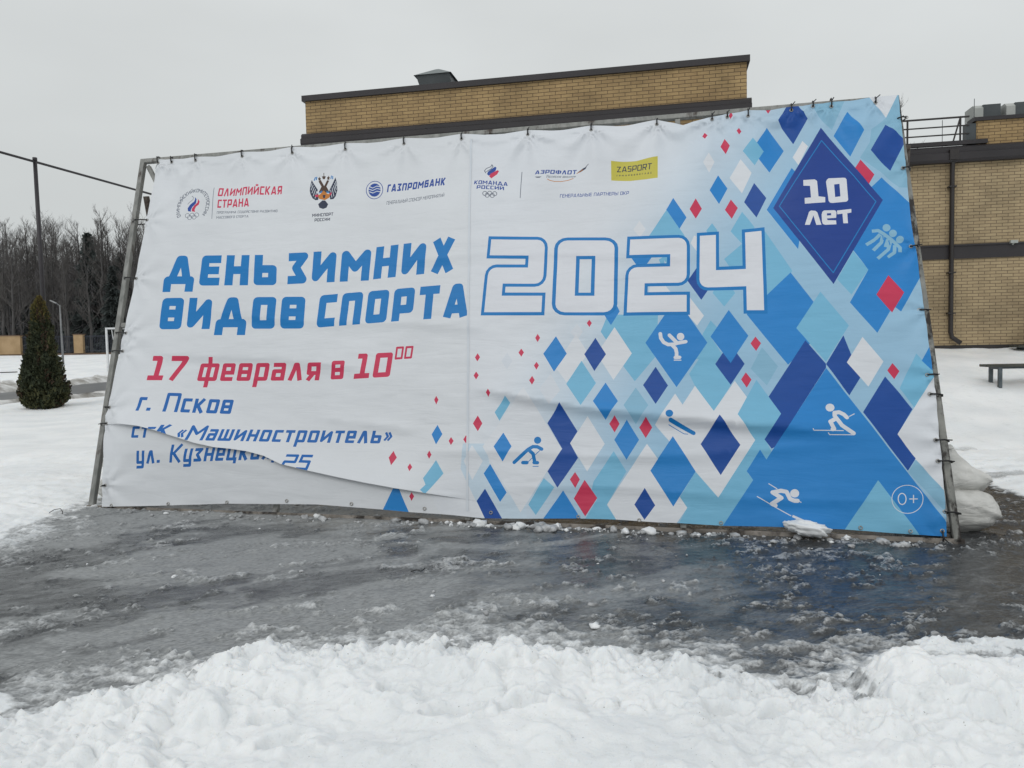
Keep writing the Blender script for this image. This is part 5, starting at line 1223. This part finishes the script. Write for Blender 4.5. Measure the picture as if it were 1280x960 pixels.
# print colours per corner; unprinted ground fades from white to pale ice blue towards the lower right and upper right
def ground_ink(u, v):
    edge = np.interp(v, [0.0, 0.5, 1.0, 1.5, 2.0, 2.5, 3.0, 3.5, 4.0], [3.75, 3.9, 4.08, 4.28, 4.55, 4.85, 5.2, 5.5, 5.7])
    t = sstep(-0.15, 1.9, u - edge)[:, None]
    c = np.array(PRINT['W'])[None]*(1-t) + PALE[None]*t
    left = (u < np.interp(v, [0, 2, 4], [4.012, 3.912, 3.820]))[:, None]
    return np.where(left, np.array((0.668, 0.69, 0.72))[None], c)
cl = np.ones((ALL.size, 4), dtype=np.float32)
inkc = np.array([PRINT[k] for k in inkn])
lf = np.repeat(fi, 3); lv = ALL.ravel()
bg = ground_ink(u_[lv], v_[lv])
cl[:, :3] = np.where((lf < 0)[:, None], bg, inkc[np.maximum(lf, 0)])
ca = me.color_attributes.new('print', 'FLOAT_COLOR', 'CORNER')
ca.data.foreach_set('color', cl.ravel())
try: me.normals_split_custom_set_from_vertices([tuple(n_) for n_ in NR])
except Exception as ex: print('normals', ex)
mt, nt, b = new_mat('printed vinyl')
at = nd(nt, 'ShaderNodeVertexColor', layer_name='print')
tc = nd(nt, 'ShaderNodeTexCoord')
n9 = nd(nt, 'ShaderNodeTexNoise', Scale=0.8, Detail=5.0, Roughness=0.6); nt.links.new(tc.outputs['Object'], n9.inputs['Vector'])
mr9 = nd(nt, 'ShaderNodeMapRange'); mr9.inputs[1].default_value = 0.3; mr9.inputs[2].default_value = 0.7; mr9.inputs[3].default_value = 0.95; mr9.inputs[4].default_value = 1.03
nt.links.new(n9.outputs[0], mr9.inputs[0])
sc9 = nd(nt, 'ShaderNodeVectorMath', operation='SCALE'); nt.links.new(at.outputs[0], sc9.inputs[0]); nt.links.new(mr9.outputs[0], sc9.inputs['Scale'])
nt.links.new(sc9.outputs[0], b.inputs['Base Color'])
b.inputs['Roughness'].default_value = 0.42
b.inputs['Specular IOR Level'].default_value = 0.25
mp9 = nd(nt, 'ShaderNodeMapping'); mp9.inputs['Scale'].default_value = (0.9, 5.0, 1.0); mp9.inputs['Rotation'].default_value = (0, 0, 0.06); nt.links.new(tc.outputs['Object'], mp9.inputs[0])
n10 = nd(nt, 'ShaderNodeTexNoise', Scale=1.6, Detail=7.0, Roughness=0.55, Distortion=0.6); nt.links.new(mp9.outputs[0], n10.inputs['Vector'])
bp9 = nd(nt, 'ShaderNodeBump', Strength=0.34, Distance=0.022); nt.links.new(n10.outputs[0], bp9.inputs['Height'])
n11 = nd(nt, 'ShaderNodeTexNoise', Scale=9.0, Detail=3.0, Roughness=0.5); nt.links.new(mp9.outputs[0], n11.inputs['Vector'])
bp10 = nd(nt, 'ShaderNodeBump', Strength=0.12, Distance=0.004); nt.links.new(n11.outputs[0], bp10.inputs['Height']); nt.links.new(bp9.outputs[0], bp10.inputs['Normal'])
nt.links.new(bp10.outputs[0], b.inputs['Normal'])
M['vinyl'] = mt
banner = link_mesh('banner', me, mt)
banner.matrix_world = BMAT
tag(banner, 'huge creased white and blue printed banner for a winter sports day, laced to its frame', 'banner')
M['seam'] = rough_mat('vinyl seam', (0.57, 0.61, 0.66), (0.61, 0.65, 0.70), 2.0, 0.45)
# welded seam down the sheet where its two widths overlap
sv, sf = [], []
for i, v in enumerate(np.arange(0.125, 3.93, 0.03)):
    uc = np.interp(v, [0, 2, 4], [4.012, 3.912, 3.820])
    side_ = np.array([1.0 if v > float(f_at(uc)) else -1.0])
    for du in (-0.010, 0.010):
        sv.append((uc+du, v, float(w_at(np.array([uc+du]), np.array([v]), side_)[0]) + 0.004))
for i in range(len(sv)//2 - 1): sf.append((2*i, 2*i+1, 2*i+3, 2*i+2))
ms = bpy.data.meshes.new('seam'); ms.from_pydata(sv, [], sf)
link_mesh('seam', ms, M['seam'], banner, True)
# eyelets along the bottom and black cable ties all round, in banner coordinates
def w1(u, v): return float(w_at(np.array([u]), np.array([v]), np.array([1.0 if v > float(f_at(u)) else -1.0]))[0])
for (u, v) in EYELETS:
    mb = MB(); wz = w1(u, v) + 0.004
    mb.tube([(u + 0.013*math.cos(t), v + 0.013*math.sin(t), wz) for t in np.linspace(0, 2*PI, 13)], 0.0045, 5, False)
    mb.build('eyelet', M['eyelet'], banner, True)
for i, (a, c) in enumerate(TIES):
    (ua, va), (ub, vb) = a, c
    if va > 3.6 and vb > 3.6: hole, outer = (c, a)
    else: hole, outer = ((c, a) if ua < 4 else (a, c))
    hw = w1(*hole)
    hx, hy = hole; ox, oy = outer
    mb = MB()
    dx, dy = ox-hx, oy-hy
    mid_ = (hx + dx*0.5, hy + dy*0.5)
    r_ = 0.007
    mb.tube([(hx, hy, hw - 0.01), (hx + dx*0.05, hy + dy*0.05, hw + 0.014), (mid_[0], mid_[1], max(hw, 0.0) + 0.022), (hx + dx*0.85, hy + dy*0.85, 0.008),
             (ox, oy, -0.03), (hx + dx*0.8, hy + dy*0.8, -0.075), (hx + dx*0.3, hy + dy*0.3, -0.06), (hx, hy, hw - 0.012)], r_, 5)
    ln = 0.03 + 0.05 * ((i * 37) % 10) / 10
    mb.tube([(mid_[0], mid_[1], max(hw, 0) + 0.02), (mid_[0] + dx*0.2 + ln*0.35, mid_[1] + dy*0.25 - 0.01, max(hw, 0) + 0.03 + ln*0.4)], 0.005, 4)
    mb.build('cable_tie', M['black'], banner, True)
    mb = MB(); mb.tube([(hx + 0.014*math.cos(t), hy + 0.014*math.sin(t), hw + 0.004) for t in np.linspace(0, 2*PI, 11)], 0.0045, 5, False)
    mb.build('eyelet', M['eyelet'], banner, True)
# ------------------------------------------------------------------ sandbags weighing the frame down
def sack(name, loc, rx, ry, rz, label, seed, rotz=0.0, tilt=0.0, peak=0.0, peak_x=0.0):
    bm = bmesh.new(); bmesh.ops.create_icosphere(bm, subdivisions=5, radius=1.0)
    cs = np.array([v.co[:] for v in bm.verts])
    x, y, z = cs.T
    sq = lambda a, p: np.sign(a) * np.abs(a) ** p
    X_, Y_, Z_ = sq(x, 0.82), sq(y, 0.9), sq(z, 0.9)
    if peak:                                             # gathered, tied mouth pulled up to one side
        t = sstep(-0.2, 1.0, Z_); X_ = X_ * (1 - 0.80*t**0.9) + peak_x * t; Y_ = Y_ * (1 - 0.75*t); Z_ = Z_ * (1 + peak*t*t)
    ang = np.arctan2(Y_, X_)
    wr = 0.045*fbm(X_*2.2 + seed, Z_*3.0 + Y_, seed, 4) + 0.05*np.abs(fbm(X_*1.6 + Z_*2.2 + seed, Y_*1.5 - Z_, seed+5, 4)) - 0.02
    wr = wr + 0.02*np.sin(9*ang + 3*fbm(X_*2, Z_*2, seed+9, 2)) * sstep(0.1, 0.9, np.abs(Z_))
    # a slack fold running down across the front
    e = Z_ - (0.45 - 0.75*X_ + 0.1*np.sin(X_*4)); wr = wr + 0.07*np.where(e > 0, np.exp(-e/0.3), np.exp(-(e/0.06)**2)) - 0.03
    k = 1 + wr
    P = np.stack([X_*rx*k, Y_*ry*k, Z_*rz*k], 1)
    P[:, 2] = np.maximum(P[:, 2], -rz*0.86)
    for v, p in zip(bm.verts, P): v.co = p
    me = bpy.data.meshes.new(name); bm.to_mesh(me); bm.free()
    o = link_mesh(name, me, M['sack'], None, True)
    o.location = (loc[0], loc[1], loc[2] + rz*0.86); o.rotation_euler = (0, tilt, rotz)
    tag(o, label, 'sandbag')
    return o
g0 = ground_z(3.72, 6.32)
sack('sandbag', (3.71, 6.34, g0 - 0.02), 0.42, 0.30, 0.205, 'bulging off white sack lying on wet ground behind the right foot of the frame', 3, -0.1)
s2 = sack('sandbag', (3.80, 6.40, g0 + 0.29), 0.31, 0.24, 0.165, 'off white sack with pulled-up tied mouth, on top at the right foot of the frame', 8, -0.1, 0.0, 0.62, -0.06)
mb = MB(); mb.tube([(-0.03 + 0.03*math.cos(t), 0.03*math.sin(t), 0.232) for t in np.linspace(0, 2*PI, 12)], 0.009, 5, False); mb.build('tie_cord', M['sack'], s2, True)
gl = ground_z(-4.2, 7.8)
sack('sandbag', (-4.10, 7.86, gl - 0.02), 0.30, 0.26, 0.16, 'off white sack at the left foot of the banner frame, lower of two', 12, 0.2)
sack('sandbag', (-4.10, 7.90, gl + 0.24), 0.27, 0.22, 0.14, 'off white sack at the left foot of the banner frame, upper of two', 17, 0.1)

# ------------------------------------------------------------------ lumps of snow and ice along the foot of the banner
M['snowlump'] = rough_mat('loose snow lumps', (0.70, 0.72, 0.73), (0.86, 0.87, 0.88), 9.0, 0.6, 0, 0.5)
M['icelump'] = rough_mat('grey slush lumps', (0.24, 0.245, 0.25), (0.55, 0.56, 0.57), 9.0, 0.45, 0, 0.5)
def lump_into(mb, cx, cy, cz, r, rs, flat=0.7):
    bm = bmesh.new(); bmesh.ops.create_icosphere(bm, subdivisions=2, radius=1.0)
    a = rs.uniform(0.7, 1.4); c = rs.uniform(0.7, 1.4); s = rs.randint(0, 900)
    vs = []
    for v in bm.verts:
        k = 1 + 0.95*float(fbm(np.array(v.co.x*1.9 + v.co.z*1.3), np.array(v.co.y*1.9 - v.co.z*1.3), s, 4, 0.7))
        vs.append((cx + v.co.x*r*a*k, cy + v.co.y*r*c*k, cz + v.co.z*r*flat*k))
    mb.add(vs, [tuple(x.index for x in f.verts) for f in bm.faces]); bm.free()
rs = np.random.RandomState(11)
mb, mb2 = MB(), MB()
for k in range(240):
    t = rs.rand() ** 0.8; u = 0.3 + 7.6*t
    p = bp_(u, 0.0, 0.0); off = abs(rs.normal(0, 0.10)) + 0.02
    x, y = p.x + BN.x*off*0 + math.sin(0.2)*off*0.2, p.y - off
    r = 0.006 + 0.032*rs.rand()**4
    z = ground_z(x, y)
    lump_into(mb if rs.rand() < 0.15 else mb2, x, y, z + r*0.25, r, rs)
for cx_, n_, sp_ in ((4.75, 16, 0.16), (5.25, 26, 0.20), (4.2, 16, 0.25), (3.9, 12, 0.2)):
    for k in range(n_):
        u = cx_ + rs.normal(0, sp_); p = bp_(u, 0, 0); x, y = p.x, p.y - abs(rs.normal(0, 0.06)) - 0.03
        r = 0.010 + 0.042*rs.rand()**3
        lump_into(mb if rs.rand() < 0.3 else mb2, x, y, ground_z(x, y) + r*0.3, r, rs)
for k in range(420):                                     # crumbs scattered over the slush
    x = rs.uniform(-3.3, 4.2); y = rs.uniform(3.6, 7.0)
    s = float(sdist(np.array([x]), np.array([y]), SLUSH)[0])
    fr_ = (BO + BA*4); 
    if s < 0.02 or (Vector((x, y, 0)) - BO).dot(BNH) > -0.1: continue
    if rs.rand() > 0.12 + math.exp(-s/0.35): continue
    r = 0.004 + 0.022*rs.rand()**4
    lump_into(mb if rs.rand() < 0.6 else mb2, x, y, ground_z(x, y) + r*0.2, r, rs, 0.6)
tag(mb.build('snow_crumbs', M['snowlump'], None, True), kind='stuff')
tag(mb2.build('slush_crumbs', M['icelump'], None, True), kind='stuff')
# the one big block of snow leaning on the bottom rail
mb = MB()
bm = bmesh.new(); bmesh.ops.create_icosphere(bm, subdivisions=4, radius=1.0)
for v in bm.verts:
    k = 1 + 0.42*float(fbm(np.array(v.co.x*2.2 + 3 + v.co.z), np.array(v.co.y*2.2 + v.co.z*1.8), 55, 5, 0.62))
    sg = lambda a, p: math.copysign(abs(a)**p, a)
    v.co = Vector((sg(v.co.x, 0.8)*0.165*k, sg(v.co.y, 0.8)*0.08*k, sg(v.co.z, 0.8)*0.058*k))
me = bpy.data.meshes.new('snow_block'); bm.to_mesh(me); bm.free()
o = link_mesh('snow_block', me, M['snowlump'], None, True)
p = bp_(6.87, 0.02, 0.05); o.location = (p.x, p.y - 0.03, ground_z(p.x, p.y) + 0.085); o.rotation_euler = (0.15, 0.10, BYAW)
tag(o, 'single block of white snow against the bottom rail below the downhill skier symbol', 'snow block')
# scraps of wire in the slush
def scrap(px, py, pts, label):
    mb = MB(); z = ground_z(px, py)
    mb.tube([(a, b2, c) for a, b2, c in pts], 0.0035, 5)
    o = mb.build('wire_scrap', M['black'], None, True); o.location = (px, py, z + 0.012); tag(o, label, 'wire')
scrap(-0.68, 5.12, [(-0.05, 0, 0), (-0.01, 0.02, 0.005), (0.02, 0.0, 0.0), (0.045, 0.03, 0.01), (0.04, 0.05, 0.01)], 'short bent black wire lying on the slush in the middle of the picture')
scrap(-4.40, 7.05, [(-0.05, 0, 0), (0.0, 0, 0.03), (0.06, 0, 0.04), (0.08, 0, 0.01), (0.075, 0, -0.03)], 'thin bent wire hoop sticking out of the snow edge left of the banner')

# ------------------------------------------------------------------ conifer on the left
def leaf_mesh(cards, cols=None):
    v = np.concatenate(cards).reshape(-1, 3)
    return v
def card_object(name, C, A_, B_, mats, parent, mi=None):
    """many small leaf-sized quads : centre C, half axes A_, B_"""
    n = len(C)
    v = np.stack([C - A_ - B_, C + A_ - B_*0.6, C + A_*0.8 + B_, C - A_*0.7 + B_], 1).reshape(-1, 3)
    me = bpy.data.meshes.new(name)
    me.vertices.add(4*n); me.vertices.foreach_set('co', v.astype(np.float32).ravel())
    me.loops.add(4*n); me.loops.foreach_set('vertex_index', np.arange(4*n, dtype=np.int32))
    me.polygons.add(n); me.polygons.foreach_set('loop_start', np.arange(0, 4*n, 4, dtype=np.int32))
    me.update(calc_edges=True)
    o = link_mesh(name, me, mats, parent)
    if mi is not None: me.polygons.foreach_set('material_index', mi.astype(np.int32))
    return o
for nm, c1, c2 in (('thuja_a', (0.022, 0.030, 0.014), (0.040, 0.050, 0.022)), ('thuja_b', (0.045, 0.050, 0.018), (0.075, 0.075, 0.028)), ('thuja_c', (0.050, 0.028, 0.018), (0.07, 0.042, 0.024)), ('thuja_top', (0.11, 0.095, 0.025), (0.16, 0.125, 0.035))):
    M[nm] = rough_mat(nm.replace('_', ' ') + ' foliage', c1, c2, 3.0, 0.85)
rs = np.random.RandomState(21)
TX, TY = -13.80, 21.9
th = empty('thuja_tree', (TX, TY, ground_z(TX, TY) - 0.02)); tag(th, 'dense dark green conical conifer with yellowish tip in the snow left of the banner', 'conifer')
mb = MB(); mb.tube([(0, 0, -0.2), (0.02, 0, 1.5), (0, 0, 3.0)], 0.06, 7, True, [0.085, 0.06, 0.02]); mb.build('trunk', M['bark'], th, True)
n = 30000
hh = rs.rand(n) ** 1.15; Ht = 3.12
prof = np.interp(hh, [0, 0.05, 0.14, 0.28, 0.5, 0.72, 0.88, 0.96, 1.0], [0.56, 0.69, 0.68, 0.57, 0.40, 0.30, 0.20, 0.11, 0.03])
an = rs.rand(n) * 2*PI
sprig = 0.80 + 0.42*(vnoise(an*2.4, hh*11, 5) - 0.3) + 0.34*(vnoise(an*6, hh*26, 8) - 0.4)
rad = prof * sprig * (0.35 + 0.65*rs.rand(n)**0.45)
Cc = np.stack([np.cos(an)*rad, np.sin(an)*rad, hh*Ht + 0.10 - 0.10*rad + 0.03*rs.randn(n)], 1)
up_ = np.stack([np.cos(an)*0.55, np.sin(an)*0.55, np.full(n, 0.9)], 1) + 0.5*rs.randn(n, 3); up_ /= np.linalg.norm(up_, axis=1)[:, None]
sd = np.cross(up_, rs.randn(n, 3)); sd /= np.linalg.norm(sd, axis=1)[:, None]
ln_ = (0.028 + 0.034*rs.rand(n))[:, None]
mi = np.where(hh > 0.87 + 0.10*rs.randn(n)*0.6, 3, np.where(vnoise(an*2.2, hh*8, 55) + 0.25*rs.randn(n) > 0.66, 1, 0))
mi = np.where((vnoise(an*1.8 + 9, hh*7, 77) > 0.74) & (rs.rand(n) < 0.5), 2, mi)
card_object('foliage', Cc, sd*ln_*0.40, up_*ln_, [M['thuja_a'], M['thuja_b'], M['thuja_c'], M['thuja_top']], th, mi)

# ------------------------------------------------------------------ tall pole carrying a thick overhead cable
pl = empty('pole', (-15.27, 24.5, ground_z(-15.27, 24.5))); tag(pl, 'tall slim dark pole rising behind the conifer', 'pole')
mb = MB(); mb.tube([(0, 0, -0.3), (-0.04, 0, 4.0), (-0.08, 0, 7.83)], 0.07, 10, True, [0.078, 0.070, 0.060]); mb.build('shaft', M['pole'], pl, True)
mb = MB(); mb.tube([(-0.08, 0, 7.80), (-0.08, 0, 7.90)], 0.070, 10); mb.build('cap', M['pole'], pl, True)
mb = MB(); pc = Vector((-15.35, 24.5, 7.88)); dirc = Vector((0.23, 0.97, 0)).normalized()
mb.tube([pc + dirc*t + Vector((0, 0, -0.0)) for t in (-9, -6, -3, 0, 3, 6, 10, 15)], 0.04, 7)
cb = mb.build('overhead_cable', M['pole'], None, True); tag(cb, 'thick dark cable stretched overhead from the slim dark pole towards the banner', 'cable')

# ------------------------------------------------------------------ playing field beyond the road
lx, ly = -30.15, 50.0
sl = empty('street_lamp', (lx, ly, ground_z(lx, ly))); tag(sl, 'thin grey street lamp with a short arm in front of the dark wood', 'street lamp')
zt = 4.95 - ground_z(lx, ly)
mb = MB(); mb.tube([(0.05, 0, -0.2), (0, 0, zt)], 0.05, 8, True, [0.075, 0.045]); mb.build('post', M['lamp'], sl, True)
mb = MB(); mb.tube([(0, 0, zt - 0.05), (-0.22, 0, zt + 0.12)], 0.03, 6); mb.build('arm', M['lamp'], sl, True)
mb = MB(); mb.prism([(-0.08, -0.03), (-0.06, 0.03), (0.06, 0.03), (0.08, -0.03)], -0.25, 0.22); hd = mb.build('lamp_head', M['lamp'], sl); hd.location = (-0.40, 0, zt + 0.21); hd.rotation_euler = (0, 0.45, 0)

gxp, gyp = -24.40, 45.0
gz0 = ground_z(gxp, gyp)
gl_ = empty('football_goal', (gxp, gyp, gz0)); tag(gl_, 'white football goal with grey net, half hidden behind the banner frame', 'football goal')
hg = 3.10 - gz0
mb = MB(); mb.box(-0.05, 0.05, -0.05, 0.05, -0.1, hg); mb.build('post', M['white_paint'], gl_)
mb = MB(); mb.box(2.95, 3.05, -0.05, 0.05, -0.1, hg); mb.build('post', M['white_paint'], gl_)
mb = MB(); mb.box(-0.05, 3.05, -0.05, 0.05, hg + 0.002, hg + 0.10); mb.build('crossbar', M['white_paint'], gl_)
mb = MB()
for k in range(25):
    x = 3.0*k/24; mb.tube([(x, 0.02, hg), (x, 0.6, hg - 0.02), (x, 1.2, 0.0)], 0.008, 3)
for k in range(16):
    t = k/15
    p = (0.6*t/0.35, hg) if t < 0.35 else (0.6 + 0.6*(t-0.35)/0.65, hg*(1-(t-0.35)/0.65))
    mb.tube([(0, p[0], p[1]), (3.0, p[0], p[1])], 0.008, 3)
mb.build('net', M['net'], gl_)
mb = MB(); mb.tube([(0, 0.6, hg), (0, 1.2, 0)], 0.03, 6); mb.build('back_stay', M['white_paint'], gl_)
mb = MB(); mb.tube([(3, 0.6, hg), (3, 1.2, 0)], 0.03, 6); mb.build('back_stay', M['white_paint'], gl_)

bx_, by_ = -25.9, 37.5
lb = empty('low_barrier', (bx_, by_, ground_z(bx_, by_))); tag(lb, 'low dark metal barrier rail in the snow at the left edge, beyond the road', 'barrier')
mb = MB(); mb.tube([(-3.2, 0, 0.55), (0.85, 0.2, 0.62)], 0.03, 6); mb.build('rail', M['pole'], lb)
for x in (-3.0, 0.0):
    mb = MB(); mb.tube([(x, 0, 0.58), (x + 0.25, -0.2, -0.1)], 0.025, 6); mb.build('leg', M['pole'], lb)

# fence with brick piers and dark bars in front of the wood
FY = 62.0
fz_ = 1.40
fc_ = empty('boundary_fence', (-38, FY, fz_)); tag(fc_, 'long fence of tan brick panels and dark bars along the foot of the wood', 'fence')
mb = MB(); mb.box(-16, 14, -0.15, 0.15, -0.4, 0.34); mb.build('base_wall', M['plinth'], fc_)
piers = [(-11.2, -9.0), (-4.9, -2.70), (1.72, 2.48), (6.6, 7.36), (11.5, 12.3)]
for a, c in piers:
    mb = MB(); mb.box(a, c, -0.19, 0.19, 0.343, 1.86); pr = mb.build('brick_pier', M['brick_fence'], fc_)
    mb = MB(); mb.box(a - 0.05, c + 0.05, -0.24, 0.24, 1.863, 1.93); mb.build('coping', M['plinth'], pr)
for (a0, a1), (b0, b1) in zip(piers[:-1], piers[1:]):
    mb = MB()
    for x in np.arange(a1 + 0.08, b0 - 0.05, 0.13): mb.box(x, x + 0.03, -0.015, 0.015, 0.345, 1.82)
    for z in (0.5, 1.70): mb.box(a1 + 0.002, b0 - 0.002, -0.03, -0.016, z, z + 0.05)
    mb.build('bar_panel', M['fence_bar'], fc_)

# ------------------------------------------------------------------ benches on the right
def bench(loc, rz, label, n_pl=3, ln=2.2):
    o = empty('park_bench', loc, rz); tag(o, label, 'bench', 'benches by the brick wing')
    for k in range(n_pl):
        mb = MB(); mb.box(0, ln, k*0.145, k*0.145 + 0.13, 0.415, 0.465); mb.build('seat_plank', M['plank'], o, bevel=0.006)
    for x in (0.17, ln - 0.24):
        mb = MB(); mb.box(x, x + 0.06, 0.01, 0.07, 0.03, 0.413); mb.box(x, x + 0.06, 0.35, 0.41, 0.03, 0.413); mb.box(x + 0.003, x + 0.057, 0.005, 0.415, 0.0, 0.028); mb.box(x + 0.002, x + 0.058, 0.072, 0.348, 0.37, 0.412)
        mb.build('leg_frame', M['bench_metal'], o)
    mb = MB(); mb.box(0.24, ln - 0.25, 0.19, 0.23, 0.375, 0.41); mb.build('stretcher', M['bench_metal'], o)
    return o
bz = ground_z(9.35, 14.4)
bench((9.20, 14.30, bz - 0.05), -0.12, 'dark plank bench with blue grey steel legs, standing clear in the snow', 3)
b2z = 0.93
bench((12.10, 17.75, b2z), -0.1, 'dark plank bench nearly buried in snow, the farther one by the brick wall', 3)

# ------------------------------------------------------------------ the bare wood behind the field
def bare_tree(seed, h, spread):
    r = random.Random(seed); tr, cr = MB(), MB()
    base = Vector((0, 0, -0.3)); pts = [base]; rad = [0.012*h]
    dx, dy = r.uniform(-.03, .03), r.uniform(-.03, .03); n = 9
    for k in range(1, n+1):
        t = k/n; pts.append(Vector((dx*h*t + r.uniform(-.008, .008)*h, dy*h*t + r.uniform(-.008, .008)*h, h*0.94*t))); rad.append(0.012*h*(1-t)**0.8 + 0.008)
    tr.tube(pts, 0, 6, True, rad)
    def at(t):
        f_ = t*n; i = min(int(f_), n-1); return pts[i].lerp(pts[i+1], f_-i)
    def br(p, d, ln, rd, lev):
        q_ = [p]; dd = d.copy(); k = 4 if lev == 0 else 3
        for i in range(k):
            dd = (dd + Vector((r.uniform(-.22, .22), r.uniform(-.22, .22), 0.16 + r.uniform(-.1, .12)))).normalized()
            q_.append(q_[-1] + dd*ln/k)
        cr.tube(q_, 0, 3, False, [rd*(1 - 0.8*i/k) for i in range(k+1)])
        if lev >= 2: return
        for i in range(7 if lev == 0 else 5):
            f_ = r.uniform(0.2, 1.0)*k; j = min(int(f_), k-1); pp = q_[j].lerp(q_[j+1], f_-j)
            az = r.uniform(0, 2*PI); nd_ = (dd*0.8 + Vector((math.cos(az), math.sin(az), 0.25))*0.75).normalized()
            br(pp, nd_, ln*r.uniform(0.34, 0.6), rd*0.5, lev+1)
    nb = 30
    for i in range(nb):
        t = 0.22 + 0.76*(i/nb)**0.85; az = r.uniform(0, 2*PI); el = r.uniform(0.5, 1.0)
        d = Vector((math.cos(az)*math.cos(el), math.sin(az)*math.cos(el), math.sin(el)))
        br(at(t), d, h*spread*(1.05 - 0.72*t)*r.uniform(0.7, 1.15), 0.0036*h*(1.1-t) + 0.012, 0)
    return tr, cr
def spruce(seed, h):
    r = np.random.RandomState(seed)
    tr = MB(); tr.tube([(0, 0, -0.3), (0, 0, h)], 0, 6, True, [0.011*h, 0.02])
    n = 2600; t = r.rand(n)**1.1; an = r.rand(n)*2*PI
    lay = 0.75 + 0.25*np.cos(t*h*5.0 + an*1.0)
    rad = (0.235*h*(1-t)**0.95 + 0.04)*lay*(0.3 + 0.7*r.rand(n)**0.6)*(0.75 + 0.5*vnoise(an*2.5, t*9, seed))
    C_ = np.stack([np.cos(an)*rad, np.sin(an)*rad, 0.6 + t*(h-0.6) - 0.18*rad], 1)
    out = np.stack([np.cos(an), np.sin(an), np.full(n, -0.35)], 1) + 0.3*r.randn(n, 3); out /= np.linalg.norm(out, axis=1)[:, None]
    sd_ = np.cross(out, r.randn(n, 3)); sd_ /= np.linalg.norm(sd_, axis=1)[:, None]
    l_ = (0.16 + 0.18*r.rand(n))[:, None]
    return tr, C_, sd_*l_*0.35, out*l_
protos = []
for k in range(6):
    h = 13.5
    t_, c_ = bare_tree(100+k, h, (0.20, 0.24, 0.17, 0.22, 0.19, 0.26)[k])
    root = empty('bare_tree', (0, 0, 0)); tag(root, 'leafless grey-brown tree among many in the wood behind the snowy field', 'tree', 'bare trees of the wood')
    t_.build('trunk', M['bark'], root, True); c_.build('crown', M['twig'], root)
    protos.append(root)
sp_protos = []
for k in range(2):
    tr, C_, a_, b_ = spruce(300+k, 9.5)
    root = empty('spruce_tree', (0, 0, 0)); tag(root, 'dark evergreen spruce standing among the bare trees of the wood', 'spruce', 'spruces in the wood')
    tr.build('trunk', M['bark'], root, True); card_object('crown', C_, a_, b_, [M['spruce']], root)
    sp_protos.append(root)
def copy_tree(root):
    c = root.copy(); COL.objects.link(c)
    for ch in root.children:
        d = ch.copy(); COL.objects.link(d); d.parent = c
    return c
used = set()
def place(pr, x, y, z, s, rz):
    o = pr if pr.name not in used else copy_tree(pr)
    used.add(pr.name)
    o.location = (x, y, z); o.scale = (s*1.0, s*1.0, s); o.rotation_euler = (0, 0, rz)
    return o
rt_ = random.Random(5)
WZ = 1.5
spots = []
for row, (Y_, n_, h0) in enumerate(((67, 15, 0.92), (71, 18, 0.97), (76, 20, 1.02), (81, 21, 1.07), (86, 22, 1.12), (92, 23, 1.17))):
    x0, x1 = -0.74*Y_ - 2, -0.435*Y_
    for k in range(n_):
        spots.append((x0 + (x1-x0)*(k + rt_.uniform(0.1, 0.9))/n_, Y_ + rt_.uniform(-2.2, 2.2), h0*rt_.uniform(0.82, 1.10)))
for i, (x, y, s) in enumerate(spots):
    place(protos[i % 6], x, y, WZ, s, rt_.uniform(0, 6.28))
for i in range(22):                                      # the wood goes on behind the banner
    y = rt_.uniform(67, 94); place(protos[i % 6], -y*rt_.uniform(0.25, 0.43), y, WZ, rt_.uniform(0.85, 1.15), rt_.uniform(0, 6.28))
for i, (x, y, s) in enumerate(((-39.6, 70.5, 1.20), (-37.4, 72.0, 1.02), (-36.4, 68.5, 0.85), (-34.0, 71.0, 1.0), (-49.0, 73.0, 0.62), (-45.0, 69.5, 0.5), (-41.8, 75.0, 0.8), (-33.0, 76, 1.1))):
    place(sp_protos[i % 2], x, y, WZ, s, i*1.3)
# the depth of the wood : stems and brush that read as one dark mass
rs = np.random.RandomState(77)
mb = MB()
for k in range(560):
    y = rs.uniform(69, 112); x = rs.uniform(-0.80*y, -0.24*y); h = rs.uniform(5, 11) * (0.8 + 0.2*(y/90))
    r = rs.uniform(0.05, 0.16); lx_ = rs.uniform(-.4, .4)
    mb.tube([(x, y, WZ-0.3), (x + lx_*0.5, y, WZ + h*0.5), (x + lx_, y, WZ + h)], 0, 4, False, [r, r*0.7, r*0.2])
n = 62000
y = rs.uniform(68.5, 110, n); x = -y*rs.uniform(0.24, 0.80, n); z = WZ + (rs.rand(n)**1.15)*(9.4 + 2.6*vnoise(x*0.25, y*0.2, 9))*(y/88)
C_ = np.stack([x, y, z], 1); up_ = np.stack([0.85*rs.randn(n), 0.5*rs.randn(n), 0.7 + 0.5*rs.rand(n)], 1); up_ /= np.linalg.norm(up_, axis=1)[:, None]
l_ = (0.35 + 0.55*rs.rand(n))[:, None]; sd_ = np.cross(up_, rs.randn(n, 3)); sd_ /= np.linalg.norm(sd_, axis=1)[:, None]
k0 = len(mb.v)
A_, B_ = sd_*0.022, up_*l_*0.9
q4 = np.stack([C_-A_-B_, C_+A_-B_, C_+A_*0.3+B_, C_-A_*0.3+B_], 1).reshape(-1, 3)
mb.v += [tuple(p) for p in q4]; mb.f += [(k0+4*i, k0+4*i+1, k0+4*i+2, k0+4*i+3) for i in range(n)]
tag(mb.build('wood_thicket', M['wood_far']), kind='stuff')
# a sapling whose twigs show above the wing roof beside the banner
tr, cr = bare_tree(511, 9.2, 0.22)
o = empty('bare_tree', (13.0, 25.5, 0.5)); tag(o, 'thin bare tree whose twigs show behind the roof railing of the wing', 'tree')
tr.build('trunk', M['bark'], o, True); cr.build('crown', M['twig'], o)
